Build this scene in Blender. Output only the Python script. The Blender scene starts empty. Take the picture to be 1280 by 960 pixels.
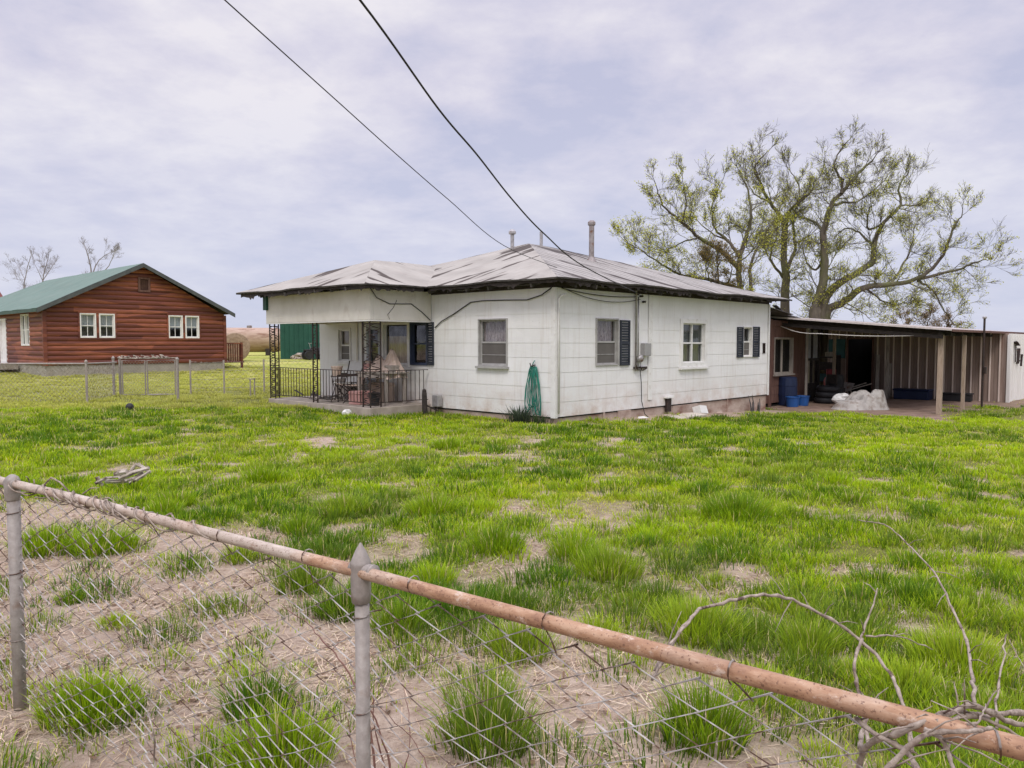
import bpy, math, random
import numpy as np
from mathutils import Vector, Matrix

rng = random.Random(7)
nr = np.random.default_rng(11)
scene = bpy.context.scene
COL = scene.collection
R = math.radians

# ------------------------------------------------------------------ camera
PITCH = math.atan(52 / 960)
EYE = Vector((0, 0, 1.6))
cam = bpy.data.cameras.new("camera")
cam.sensor_width = 36.0
cam.lens = 27.0
cam.clip_start = 0.05
cam.clip_end = 4000
co = bpy.data.objects.new("camera", cam)
COL.objects.link(co)
co.location = EYE
co.rotation_euler = (R(90) - PITCH, 0, 0)
scene.camera = co


def at(px, py, Y):
    """survey point: photo pixel + distance in metres -> world position"""
    x = (px - 640) / 960
    y = -(py - 480) / 960
    d = Vector((x, math.cos(PITCH) + y * math.sin(PITCH), -math.sin(PITCH) + y * math.cos(PITCH)))
    return EYE + d * (Y / d.y)


# ------------------------------------------------------------------ noise / terrain
_TAB = nr.random((256, 256))


def vnoise(x, y, seed=0):
    x = np.asarray(x, float) + seed * 17.31
    y = np.asarray(y, float) + seed * 9.77
    xi = np.floor(x).astype(int)
    yi = np.floor(y).astype(int)
    fx = x - xi
    fy = y - yi
    fx = fx * fx * (3 - 2 * fx)
    fy = fy * fy * (3 - 2 * fy)
    a = _TAB[xi % 256, yi % 256]
    b = _TAB[(xi + 1) % 256, yi % 256]
    c = _TAB[xi % 256, (yi + 1) % 256]
    d = _TAB[(xi + 1) % 256, (yi + 1) % 256]
    return (a * (1 - fx) + b * fx) * (1 - fy) + (c * (1 - fx) + d * fx) * fy


def fbm(x, y, seed=0, o=3):
    s = 0
    amp = .5
    t = 0
    for k in range(o):
        s = s + amp * vnoise(np.asarray(x) * 2 ** k, np.asarray(y) * 2 ** k, seed + k)
        t += amp
        amp *= .5
    return s / t


def ss(t):
    t = np.clip(t, 0, 1)
    return t * t * (3 - 2 * t)


def GN(x, y):
    x = np.asarray(x, float)
    y = np.asarray(y, float)
    z = -.34 * ss((x - 1) / 7) * ss((y - 9) / 9)
    z = z + .10 * ss((-x - 1) / 5) * ss((y - 12) / 8)
    z = z + .45 * ss((y - 30) / 24) * ss((4 - x) / 10)
    z = z + .7 * ss((y - 60) / 240)
    z = z + .07 * (fbm(x * .8, y * .8, 3) - .5) * ss((60 - y) / 40)
    return z


def G(x, y):
    return float(GN(x, y))


ANG = R(46.5)
C0 = Vector((.83, 15.0, 0))
UX = Vector((math.cos(ANG), math.sin(ANG), 0))
VX = Vector((-math.sin(ANG), math.cos(ANG), 0))


def H(u, v, z=0):
    return C0 + UX * u + VX * v + Vector((0, 0, z))


# ------------------------------------------------------------------ object helpers
def tag(o, label=None, cat=None, group=None, kind=None):
    if label: o['label'] = label
    if cat: o['category'] = cat
    if group: o['group'] = group
    if kind: o['kind'] = kind
    return o


def empty(name, loc, rz=0.0, label=None, cat=None, group=None):
    o = bpy.data.objects.new(name, None)
    COL.objects.link(o)
    o.location = loc
    o.rotation_euler = (0, 0, rz)
    o.empty_display_size = .2
    return tag(o, label, cat, group)


class MB:
    def __init__(s):
        s.v = []
        s.f = []
        s.uv = None
        s.mi = []
        s.cur = 0

    def add(s, vs, fs):
        n = len(s.v)
        s.v.extend([tuple(p) for p in vs])
        for f in fs:
            s.f.append(tuple(i + n for i in f))
            s.mi.append(s.cur)
        return s

    def quad(s, a, b, c, d):
        return s.add([a, b, c, d], [(0, 1, 2, 3)])

    def box(s, lo, hi, P=None, bev=0):
        x0, y0, z0 = lo
        x1, y1, z1 = hi
        vs = [(x0, y0, z0), (x1, y0, z0), (x1, y1, z0), (x0, y1, z0), (x0, y0, z1), (x1, y0, z1), (x1, y1, z1), (x0, y1, z1)]
        if P: vs = [P(*p) for p in vs]
        return s.add(vs, [(0, 3, 2, 1), (4, 5, 6, 7), (0, 1, 5, 4), (1, 2, 6, 5), (2, 3, 7, 6), (3, 0, 4, 7)])

    def bar(s, p, q, w, h):
        """rectangular bar from p to q"""
        p = Vector(p); q = Vector(q)
        d = (q - p).normalized()
        a = d.cross(Vector((0, 0, 1)))
        if a.length < 1e-3: a = Vector((1, 0, 0))
        a.normalize()
        b = a.cross(d)
        vs = []
        for c in (p, q):
            for sx, sy in ((-1, -1), (1, -1), (1, 1), (-1, 1)):
                vs.append(c + a * sx * w / 2 + b * sy * h / 2)
        return s.add(vs, [(0, 3, 2, 1), (4, 5, 6, 7), (0, 1, 5, 4), (1, 2, 6, 5), (2, 3, 7, 6), (3, 0, 4, 7)])

    def tube(s, pts, r, n=6, cap=True):
        pts = [Vector(p) for p in pts]
        m = len(pts)
        rs = r if isinstance(r, (list, tuple)) else [r] * m
        vs = []
        ref = None
        for i, p in enumerate(pts):
            d = (pts[min(i + 1, m - 1)] - pts[max(i - 1, 0)])
            if d.length < 1e-9: d = Vector((0, 0, 1))
            d.normalize()
            if ref is None:
                ref = Vector((0, 0, 1)) if abs(d.z) < .9 else Vector((1, 0, 0))
            a = d.cross(ref)
            if a.length < 1e-6: a = d.orthogonal()
            a.normalize()
            b = d.cross(a)
            ref = a.cross(d) if False else ref
            for k in range(n):
                t = 2 * math.pi * k / n
                vs.append(p + (a * math.cos(t) + b * math.sin(t)) * rs[i])
        fs = []
        for i in range(m - 1):
            for k in range(n):
                k2 = (k + 1) % n
                fs.append((i * n + k, i * n + k2, (i + 1) * n + k2, (i + 1) * n + k))
        if cap:
            fs.append(tuple(range(n))[::-1])
            fs.append(tuple((m - 1) * n + k for k in range(n)))
        return s.add(vs, fs)

    def lathe(s, prof, c=(0, 0, 0), n=16, axis='z'):
        vs = []
        for r, z in prof:
            for k in range(n):
                t = 2 * math.pi * k / n
                if axis == 'z':
                    vs.append((c[0] + r * math.cos(t), c[1] + r * math.sin(t), c[2] + z))
                elif axis == 'x':
                    vs.append((c[0] + z, c[1] + r * math.cos(t), c[2] + r * math.sin(t)))
                else:
                    vs.append((c[0] + r * math.cos(t), c[1] + z, c[2] + r * math.sin(t)))
        m = len(prof)
        fs = [(i * n + k, i * n + (k + 1) % n, (i + 1) * n + (k + 1) % n, (i + 1) * n + k) for i in range(m - 1) for k in range(n)]
        fs.append(tuple(range(n))[::-1])
        fs.append(tuple((m - 1) * n + k for k in range(n)))
        return s.add(vs, fs)

    def build(s, name, mats, parent=None, off=None, smooth=False, bevel=0):
        me = bpy.data.meshes.new(name)
        vs = s.v
        if off is not None:
            vs = [(p[0] - off[0], p[1] - off[1], p[2] - off[2]) for p in vs]
        me.from_pydata(vs, [], s.f)
        if not isinstance(mats, (list, tuple)): mats = [mats]
        for m in mats: me.materials.append(m)
        if len(mats) > 1: me.polygons.foreach_set('material_index', s.mi)
        if smooth: me.polygons.foreach_set('use_smooth', [True] * len(me.polygons))
        if s.uv:
            l = me.uv_layers.new(name='UVMap')
            l.data.foreach_set('uv', [c for f in s.f for i in f for c in s.uv[i]])
        me.update()
        o = bpy.data.objects.new(name, me)
        COL.objects.link(o)
        if parent is not None: o.parent = parent
        if bevel:
            b = o.modifiers.new('bevel', 'BEVEL')
            b.width = bevel
            b.segments = 2
            b.limit_method = 'ANGLE'
        return o


def fast_mesh(name, verts, loops, starts, totals, mat, col=None, parent=None, smooth=False):
    me = bpy.data.meshes.new(name)
    me.vertices.add(len(verts))
    me.vertices.foreach_set('co', np.asarray(verts, np.float32).ravel())
    me.loops.add(len(loops))
    me.loops.foreach_set('vertex_index', np.asarray(loops, np.int32))
    me.polygons.add(len(starts))
    me.polygons.foreach_set('loop_start', np.asarray(starts, np.int32))
    try:
        me.polygons.foreach_set('loop_total', np.asarray(totals, np.int32))
    except Exception:
        pass
    if smooth: me.polygons.foreach_set('use_smooth', np.ones(len(starts), bool))
    me.update(calc_edges=True)
    me.validate()
    if col is not None:
        a = me.color_attributes.new('tint', 'FLOAT_COLOR', 'POINT')
        c4 = np.ones((len(verts), 4), np.float32)
        c4[:, :3] = col
        a.data.foreach_set('color', c4.ravel())
    me.materials.append(mat)
    o = bpy.data.objects.new(name, me)
    COL.objects.link(o)
    if parent is not None: o.parent = parent
    return o


# ------------------------------------------------------------------ materials
def newmat(name):
    m = bpy.data.materials.new(name)
    m.use_nodes = True
    nt = m.node_tree
    b = nt.nodes['Principled BSDF']
    return m, nt, b


def N(nt, t, **kw):
    n = nt.nodes.new(t)
    for k, v in kw.items():
        setattr(n, k, v)
    return n


def L(nt, a, b): nt.links.new(a, b)


def ramp(nt, fac, stops):
    r = N(nt, 'ShaderNodeValToRGB')
    e = r.color_ramp.elements
    while len(e) < len(stops): e.new(.5)
    for i, (p, c) in enumerate(stops):
        e[i].position = p
        e[i].color = (*c, 1) if len(c) == 3 else c
    L(nt, fac, r.inputs[0])
    return r.outputs[0]


def noise(nt, vec, scale, detail=4, rough=.6, dist=0):
    n = N(nt, 'ShaderNodeTexNoise')
    n.inputs['Scale'].default_value = scale
    n.inputs['Detail'].default_value = detail
    n.inputs['Roughness'].default_value = rough
    n.inputs['Distortion'].default_value = dist
    if vec is not None: L(nt, vec, n.inputs['Vector'])
    return n.outputs['Fac']


def coords(nt, kind='Object', sc=(1, 1, 1)):
    t = N(nt, 'ShaderNodeTexCoord')
    mp = N(nt, 'ShaderNodeMapping')
    mp.inputs['Scale'].default_value = sc
    L(nt, t.outputs[kind], mp.inputs[0])
    return mp.outputs[0]


def mix(nt, fac, a, b, mode='MIX'):
    m = N(nt, 'ShaderNodeMix', data_type='RGBA', blend_type=mode)
    if isinstance(fac, (int, float)): m.inputs[0].default_value = fac
    else: L(nt, fac, m.inputs[0])
    for s, i in ((a, 6), (b, 7)):
        if isinstance(s, (tuple, list)): m.inputs[i].default_value = (*s[:3], 1)
        else: L(nt, s, m.inputs[i])
    return m.outputs[2]


def bump(nt, b, h, strength=.3, dist=.01):
    n = N(nt, 'ShaderNodeBump')
    n.inputs['Strength'].default_value = strength
    n.inputs['Distance'].default_value = dist
    L(nt, h, n.inputs['Height'])
    L(nt, n.outputs[0], b.inputs['Normal'])


def surf(name, c1, c2, scale=3, sc=(1, 1, 1), rough=.85, bmp=.2, bdist=.01, metal=0, spots=None, sscale=6, spos=(.55, .7), kind='Object', spec=.3):
    """two-tone weathered surface with optional blotches of a third colour"""
    m, nt, b = newmat(name)
    v = coords(nt, kind, sc)
    f = noise(nt, v, scale, 6, .65)
    c = ramp(nt, f, [(.3, c1), (.7, c2)])
    if spots:
        g = noise(nt, v, sscale, 5, .6)
        k = ramp(nt, g, [(spos[0], (0, 0, 0)), (spos[1], (1, 1, 1))])
        c = mix(nt, k, c, spots)
    L(nt, c, b.inputs['Base Color'])
    b.inputs['Roughness'].default_value = rough
    b.inputs['Metallic'].default_value = metal
    b.inputs['Specular IOR Level'].default_value = spec
    if bmp:
        f2 = noise(nt, v, scale * 6, 5, .7)
        bump(nt, b, f2, bmp, bdist)
    return m


M = {}
M['post_galv'] = surf('weathered_galvanised', (.24, .21, .185), (.37, .335, .30), 30, rough=.6, metal=.15, spots=(.20, .13, .09), sscale=18, spos=(.55, .8), bmp=.3, bdist=.002)
M['wire'] = surf('rusty_wire', (.15, .11, .085), (.52, .50, .46), 9, rough=.5, metal=.25, spots=(.09, .045, .025), sscale=14, spos=(.48, .6), bmp=0)
M['vine'] = surf('dry_vine', (.17, .125, .095), (.46, .39, .32), 38, rough=.9, bmp=.8, bdist=.003, spots=(.10, .065, .05), sscale=26, spos=(.55, .65))
M['red_vine'] = surf('reddish_stem', (.11, .045, .035), (.26, .14, .10), 20, rough=.7, bmp=.2)
M['foundation'] = surf('concrete_foundation', (.30, .215, .17), (.50, .41, .345), 2.2, sc=(1, 1, 2), spots=(.20, .10, .07), sscale=1.2, spos=(.52, .7), bmp=.5, bdist=.01)
M['concrete'] = surf('pale_concrete', (.42, .36, .29), (.60, .54, .46), 4, bmp=.4)
M['slab'] = surf('porch_concrete', (.26, .22, .18), (.44, .38, .32), 3, bmp=.4)
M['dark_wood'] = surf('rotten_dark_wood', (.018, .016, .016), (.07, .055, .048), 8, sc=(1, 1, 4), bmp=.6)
M['rafter'] = surf('weathered_rafter', (.04, .036, .034), (.13, .117, .11), 5, bmp=.5, spots=(.03, .025, .025), sscale=9)
M['white_trim'] = surf('white_trim', (.66, .645, .61), (.80, .79, .76), 5, rough=.55, spots=(.48, .43, .37), sscale=9, spos=(.6, .8), bmp=.2)
M['cream'] = surf('cream_boards', (.60, .565, .49), (.74, .71, .65), 1.6, sc=(1, 1, .6), rough=.7, spots=(.50, .44, .36), sscale=3, spos=(.58, .8), bmp=.25)
M['iron'] = surf('black_iron', (.018, .013, .012), (.05, .033, .028), 25, rough=.6, spots=(.10, .045, .025), sscale=20, spos=(.6, .72), bmp=.3, bdist=.002)
M['shutter'] = surf('navy_shutter', (.020, .024, .034), (.042, .048, .062), 6, rough=.6, bmp=.2)
M['navy'] = surf('blue_sash', (.03, .04, .075), (.06, .075, .12), 6, rough=.6, bmp=.1)
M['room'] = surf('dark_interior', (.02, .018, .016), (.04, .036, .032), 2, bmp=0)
M['lace'] = surf('lace_curtain', (.30, .22, .22), (.60, .51, .50), 3, sc=(9, 9, 1), spots=(.14, .09, .095), sscale=14, spos=(.5, .62), bmp=0)
M['tan_cloth'] = surf('tan_cloth', (.40, .29, .22), (.62, .50, .42), 4, sc=(4, 4, 1), bmp=.3)
M['grey_drape'] = surf('grey_green_drape', (.10, .105, .095), (.20, .205, .19), 3, sc=(14, 14, .4), bmp=0)
M['alu'] = surf('dull_aluminium', (.30, .29, .275), (.44, .43, .41), 6, rough=.5, bmp=.1)
M['screen'] = surf('grey_screen', (.085, .075, .068), (.13, .118, .108), 2, rough=.45, spec=.5, bmp=0)
M['steel'] = surf('galvanised_pipe', (.30, .29, .29), (.50, .48, .47), 9, rough=.45, metal=.5, spots=(.17, .10, .07), sscale=7, spos=(.58, .75), bmp=.1)
M['rust_pipe'] = surf('rusty_stack', (.20, .17, .16), (.36, .33, .32), 8, rough=.6, metal=.3, spots=(.17, .08, .045), sscale=5, spos=(.5, .65), bmp=.2)
M['cable'] = surf('black_cable', (.02, .019, .02), (.04, .037, .038), 5, rough=.6, bmp=0)
M['hose'] = surf('green_hose', (.006, .12, .085), (.02, .24, .17), 12, rough=.45, bmp=.1, spec=.5)
M['white_rope'] = surf('white_rope', (.6, .56, .5), (.75, .72, .68), 12, bmp=.3)
M['blue_plastic'] = surf('blue_plastic', (.010, .06, .22), (.02, .10, .32), 3, rough=.4, bmp=.05, spec=.5)
M['dark_blue'] = surf('dark_blue_plastic', (.010, .016, .045), (.015, .026, .07), 3, rough=.4, bmp=.05)
M['black_plastic'] = surf('black_plastic', (.012, .012, .014), (.035, .033, .035), 4, rough=.6, bmp=.1)
M['red_paint'] = surf('faded_red_paint', (.17, .015, .025), (.34, .05, .06), 5, rough=.5, spots=(.08, .03, .02), sscale=7, bmp=.1)
M['teal_paint'] = surf('dull_teal_paint', (.02, .07, .075), (.04, .12, .12), 3, rough=.6, bmp=.1)
M['brown_board'] = surf('brown_board_siding', (.085, .042, .032), (.20, .11, .085), 3, sc=(8, 8, .6), rough=.85, bmp=.5, spots=(.05, .028, .025), sscale=2.5)
M['wood_post'] = surf('bare_wood_post', (.26, .19, .135), (.50, .40, .31), 6, sc=(4, 4, .5), bmp=.5, spots=(.16, .10, .07), sscale=6)
M['grey_wood'] = surf('grey_timber', (.22, .19, .165), (.42, .37, .32), 6, sc=(3, 3, .6), bmp=.5)
M['bark'] = surf('tree_bark', (.065, .054, .042), (.16, .135, .10), 5, sc=(1, 1, .35), bmp=.8, bdist=.03, spots=(.13, .145, .045), sscale=1.3, spos=(.45, .7))
M['far_bark'] = surf('far_twigs', (.20, .175, .175), (.30, .27, .265), 3, bmp=0)
M['tarp'] = surf('dirty_white_tarp', (.30, .275, .245), (.54, .515, .47), 2.2, rough=.6, spots=(.20, .155, .12), sscale=3.5, spos=(.5, .68), bmp=.4, bdist=.02)
M['green_metal'] = surf('green_metal_sheet', (.014, .065, .045), (.025, .10, .07), 1.5, rough=.5, bmp=.05)
M['rust_tank'] = surf('rust_streaked_tank', (.33, .22, .16), (.50, .37, .29), .9, sc=(.5, 1, 2), rough=.7, spots=(.20, .10, .06), sscale=1.6, spos=(.5, .7), bmp=.2)
M['red_roof'] = surf('faded_red_roof', (.30, .10, .12), (.42, .19, .20), 1, bmp=0)
M['bleached'] = surf('bleached_wood', (.20, .155, .12), (.62, .56, .48), 14, bmp=.6, spots=(.10, .07, .05), sscale=9, spos=(.5, .6))
M['blind'] = surf('pale_blind', (.40, .43, .42), (.52, .55, .54), 3, sc=(1, 1, 20), bmp=0)
M['pink'] = surf('pinkish_box', (.35, .17, .15), (.5, .3, .27), 4, bmp=.1)


def make_siding_mat():
    m, nt, b = newmat('white_lap_siding')
    v = coords(nt, 'Object', (1, 1, 1))
    f = noise(nt, v, 1.3, 6, .6)
    c = ramp(nt, f, [(.3, (.75, .74, .715)), (.7, (.83, .825, .81))])
    vs_ = coords(nt, 'Object', (5, 5, .35))
    st = noise(nt, vs_, 2.2, 5, .65)
    k = ramp(nt, st, [(.52, (0, 0, 0)), (.8, (.55, .55, .55))])
    c = mix(nt, k, c, (.56, .50, .43))
    # per-board tone
    vb = coords(nt, 'Object', (.8, .8, 3.45))
    vo = N(nt, 'ShaderNodeTexVoronoi')
    vo.inputs['Scale'].default_value = 1.0
    L(nt, vb, vo.inputs['Vector'])
    hs = N(nt, 'ShaderNodeSeparateColor')
    L(nt, vo.outputs['Color'], hs.inputs[0])
    tone = ramp(nt, hs.outputs[0], [(0, (.95, .95, .945)), (1, (1, 1, 1))])
    c = mix(nt, 1.0, c, tone, 'MULTIPLY')
    # splash dirt near the ground
    sp = N(nt, 'ShaderNodeSeparateXYZ')
    L(nt, coords(nt, 'Object'), sp.inputs[0])
    mr = N(nt, 'ShaderNodeMapRange')
    mr.inputs[1].default_value = .85
    mr.inputs[2].default_value = .08
    L(nt, sp.outputs[2], mr.inputs[0])
    g = noise(nt, v, 2.6, 6, .7)
    ml = N(nt, 'ShaderNodeMath', operation='MULTIPLY')
    L(nt, mr.outputs[0], ml.inputs[0])
    L(nt, ramp(nt, g, [(.38, (0, 0, 0)), (.72, (1, 1, 1))]), ml.inputs[1])
    c = mix(nt, ml.outputs[0], c, (.50, .38, .30))
    # small chips
    ch = noise(nt, v, 17, 3, .6)
    c = mix(nt, ramp(nt, ch, [(.70, (0, 0, 0)), (.74, (.5, .5, .5))]), c, (.35, .31, .28))
    L(nt, c, b.inputs['Base Color'])
    b.inputs['Roughness'].default_value = .62
    f2 = noise(nt, coords(nt, 'Object', (12, 12, 2)), 5, 5, .7)
    bump(nt, b, f2, .25, .006)
    return m


M['siding'] = make_siding_mat()


def make_log_mat():
    m, nt, b = newmat('stained_log_siding')
    vb = coords(nt, 'Object', (.45, .45, 4.7))
    vo = N(nt, 'ShaderNodeTexVoronoi')
    vo.inputs['Scale'].default_value = 1.0
    L(nt, vb, vo.inputs['Vector'])
    hs = N(nt, 'ShaderNodeSeparateColor')
    L(nt, vo.outputs['Color'], hs.inputs[0])
    f = noise(nt, coords(nt, 'Object', (1, 1, 7)), 1.5, 6, .65)
    c1 = ramp(nt, hs.outputs[0], [(0, (.10, .021, .011)), (.5, (.185, .046, .022)), (1, (.33, .10, .044))])
    c = mix(nt, ramp(nt, f, [(.4, (0, 0, 0)), (.75, (.8, .8, .8))]), c1, (.075, .022, .016))
    L(nt, c, b.inputs['Base Color'])
    b.inputs['Roughness'].default_value = .6
    bump(nt, b, f, .3, .01)
    return m


M['log'] = make_log_mat()


def make_roof_mat(name, base1, base2, dark, dk=(.56, .62), seam=True):
    m, nt, b = newmat(name)
    uv = coords(nt, 'UV')
    f = noise(nt, uv, .9, 6, .65)
    c = ramp(nt, f, [(.3, base1), (.7, base2)])
    f3 = noise(nt, coords(nt, 'UV', (7, .7, 1)), 1.6, 4, .6)
    c = mix(nt, ramp(nt, f3, [(.48, (0, 0, 0)), (.75, (.45, .45, .45))]), c, (.27, .22, .185))
    f2 = noise(nt, coords(nt, 'UV', (1.9, .36, 1)), 1.0, 3, .5, .4)
    c = mix(nt, ramp(nt, f2, [(dk[0], (0, 0, 0)), (dk[1], (1, 1, 1))]), c, dark)
    if seam:
        w = N(nt, 'ShaderNodeTexWave', wave_type='BANDS', bands_direction='X', wave_profile='SAW')
        w.inputs['Scale'].default_value = .95
        w.inputs['Distortion'].default_value = .25
        L(nt, uv, w.inputs[0])
        k = ramp(nt, w.outputs['Fac'], [(.72, (0, 0, 0)), (.92, (.85, .85, .85))])
        c = mix(nt, k, c, dark)
        bump(nt, b, w.outputs['Fac'], .35, .02)
    L(nt, c, b.inputs['Base Color'])
    b.inputs['Roughness'].default_value = .75
    b.inputs['Specular IOR Level'].default_value = .25
    return m


M['roof_front'] = make_roof_mat('patched_grey_roof', (.265, .245, .215), (.41, .385, .34), (.065, .05, .04), (.57, .60), False)
M['roof_side'] = make_roof_mat('seamed_grey_roof', (.24, .225, .205), (.41, .39, .36), (.055, .043, .038), (.57, .62), True)
M['log_roof'] = make_roof_mat('grey_green_metal_roof', (.105, .175, .14), (.15, .225, .185), (.12, .15, .14), (.8, .9), True)
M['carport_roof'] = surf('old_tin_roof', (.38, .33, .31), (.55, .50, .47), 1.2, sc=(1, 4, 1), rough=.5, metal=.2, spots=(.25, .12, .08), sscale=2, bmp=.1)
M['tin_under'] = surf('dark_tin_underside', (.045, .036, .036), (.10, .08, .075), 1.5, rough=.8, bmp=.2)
M['shed_tin'] = surf('dirty_tin_wall', (.19, .135, .11), (.33, .25, .21), 1.2, sc=(2, 2, .35), rough=.65, metal=.05, spots=(.20, .12, .09), sscale=1.8, spos=(.52, .75), bmp=.15)
M['rib_tin'] = surf('pale_tin_rib', (.52, .42, .36), (.70, .60, .53), 2, sc=(2, 2, .4), rough=.5, bmp=.1)  # raised ribs paler than the sheet between them
M['lit_tin'] = surf('lit_tin_wall', (.62, .60, .56), (.78, .765, .74), 1.2, sc=(2, 2, .4), rough=.55, spots=(.42, .33, .27), sscale=2.2, spos=(.6, .8), bmp=.1)  # shed end wall, whitened in its colour because light falls on it


def make_glass(name, tint, refl):
    m = bpy.data.materials.new(name)
    m.use_nodes = True
    nt = m.node_tree
    nt.nodes.remove(nt.nodes['Principled BSDF'])
    out = nt.nodes['Material Output']
    t = N(nt, 'ShaderNodeBsdfTransparent')
    t.inputs[0].default_value = (*tint, 1)
    g = N(nt, 'ShaderNodeBsdfGlossy')
    g.inputs['Roughness'].default_value = .04
    g.inputs[0].default_value = (1, 1, 1, 1)
    f = noise(nt, coords(nt, 'Object'), 5, 3)
    r = ramp(nt, f, [(.3, (refl * .7,) * 3), (.7, (refl * 1.5,) * 3)])
    mx = N(nt, 'ShaderNodeMixShader')
    L(nt, r, mx.inputs[0])
    L(nt, t.outputs[0], mx.inputs[1])
    L(nt, g.outputs[0], mx.inputs[2])
    L(nt, mx.outputs[0], out.inputs[0])
    return m


M['glass'] = make_glass('window_glass', (.75, .78, .78), .07)


def make_rail_mat():
    m, nt, b = newmat('rusting_rail_pipe')
    sp = N(nt, 'ShaderNodeSeparateXYZ')
    L(nt, coords(nt, 'Object'), sp.inputs[0])
    v = coords(nt, 'Object', (.35, 1, 1))
    f = noise(nt, v, 34, 6, .7)
    grey = ramp(nt, f, [(.3, (.34, .27, .21)), (.7, (.56, .48, .40))])
    rust = ramp(nt, f, [(.25, (.19, .09, .05)), (.5, (.36, .205, .115)), (.75, (.55, .38, .255))])
    # the pipe is rustier on the stretch right of the corner post
    mr = N(nt, 'ShaderNodeMapRange')
    mr.inputs[1].default_value = 1.6
    mr.inputs[2].default_value = 2.6
    L(nt, sp.outputs[0], mr.inputs[0])
    g = noise(nt, v, 6, 5, .6)
    ad = N(nt, 'ShaderNodeMath', operation='MULTIPLY_ADD')
    L(nt, mr.outputs[0], ad.inputs[0])
    ad.inputs[1].default_value = .28
    L(nt, g, ad.inputs[2])
    k = ramp(nt, ad.outputs[0], [(.5, (0, 0, 0)), (.7, (1, 1, 1))])
    c = mix(nt, k, grey, rust)
    p = noise(nt, coords(nt, 'Object'), 150, 3, .6)
    c = mix(nt, ramp(nt, p, [(.58, (0, 0, 0)), (.66, (.8, .8, .8))]), c, (.13, .06, .035))
    p2 = noise(nt, coords(nt, 'Object', (.75, 1, 1)), 16, 8, .8)
    c = mix(nt, ramp(nt, p2, [(.57, (0, 0, 0)), (.63, (.75, .75, .75))]), c, (.58, .47, .38))
    c = mix(nt, ramp(nt, p2, [(.36, (.7, .7, .7)), (.43, (0, 0, 0))]), c, (.21, .10, .055))
    L(nt, c, b.inputs['Base Color'])
    b.inputs['Roughness'].default_value = .6
    b.inputs['Metallic'].default_value = .1
    bump(nt, b, p2, .8, .003)
    return m


M['rail'] = make_rail_mat()


def make_attr_mat(name, trans=.35, rough=.55, spec=.25):
    m = bpy.data.materials.new(name)
    m.use_nodes = True
    nt = m.node_tree
    b = nt.nodes['Principled BSDF']
    out = nt.nodes['Material Output']
    a = N(nt, 'ShaderNodeAttribute', attribute_name='tint')
    L(nt, a.outputs['Color'], b.inputs['Base Color'])
    b.inputs['Roughness'].default_value = rough
    b.inputs['Specular IOR Level'].default_value = spec
    t = N(nt, 'ShaderNodeBsdfTranslucent')
    cc = mix(nt, 1.0, a.outputs['Color'], (1.25, 1.25, .7), 'MULTIPLY')
    L(nt, cc, t.inputs[0])
    mx = N(nt, 'ShaderNodeMixShader')
    mx.inputs[0].default_value = trans
    L(nt, b.outputs[0], mx.inputs[1])
    L(nt, t.outputs[0], mx.inputs[2])
    L(nt, mx.outputs[0], out.inputs[0])
    return m


M['grass'] = make_attr_mat('grass_blades', .4)
M['straw'] = make_attr_mat('straw_litter', .15, .8, .1)
M['leaf'] = make_attr_mat('young_leaves', .45)


def make_ground_mat():
    m, nt, b = newmat('soil_and_thatch')
    v = coords(nt, 'Object')
    at_ = N(nt, 'ShaderNodeAttribute', attribute_name='tint')
    sp = N(nt, 'ShaderNodeSeparateColor')
    L(nt, at_.outputs['Color'], sp.inputs[0])
    f = noise(nt, v, 9, 8, .7)
    f2 = noise(nt, v, 60, 5, .7)
    soil = ramp(nt, f, [(.28, (.25, .175, .125)), (.5, (.44, .34, .26)), (.72, (.58, .47, .37))])
    soil = mix(nt, ramp(nt, f2, [(.55, (0, 0, 0)), (.75, (.7, .7, .7))]), soil, (.16, .095, .065))
    green = ramp(nt, f, [(.3, (.10, .12, .022)), (.7, (.24, .23, .07))])
    far = ramp(nt, noise(nt, v, .35, 6, .65), [(.35, (.27, .31, .05)), (.65, (.46, .43, .14))])
    k = ramp(nt, sp.outputs[0], [(0, (0, 0, 0)), (1, (1, 1, 1))])
    c = mix(nt, k, green, soil)
    c = mix(nt, sp.outputs[2], c, far)
    dirt = ramp(nt, noise(nt, v, 2.5, 7, .7), [(.3, (.17, .11, .08)), (.7, (.36, .26, .20))])
    c = mix(nt, sp.outputs[1], c, dirt)
    L(nt, c, b.inputs['Base Color'])
    b.inputs['Roughness'].default_value = .95
    b.inputs['Specular IOR Level'].default_value = .1
    clod = noise(nt, v, 22, 6, .7)
    bump(nt, b, clod, .9, .05)
    return m


M['ground'] = make_ground_mat()

# ------------------------------------------------------------------ world & sun
w = bpy.data.worlds.new("World")
scene.world = w
w.use_nodes = True
nt = w.node_tree
bg = nt.nodes['Background']
SUN_EL, SUN_AZ = R(50), R(188)     # azimuth clockwise from +Y (behind the camera)
sky = N(nt, 'ShaderNodeTexSky', sky_type='NISHITA')
sky.sun_disc = False
sky.sun_elevation = SUN_EL
sky.sun_rotation = SUN_AZ
tc = N(nt, 'ShaderNodeTexCoord')
sp = N(nt, 'ShaderNodeSeparateXYZ')
L(nt, tc.outputs['Generated'], sp.inputs[0])
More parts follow.
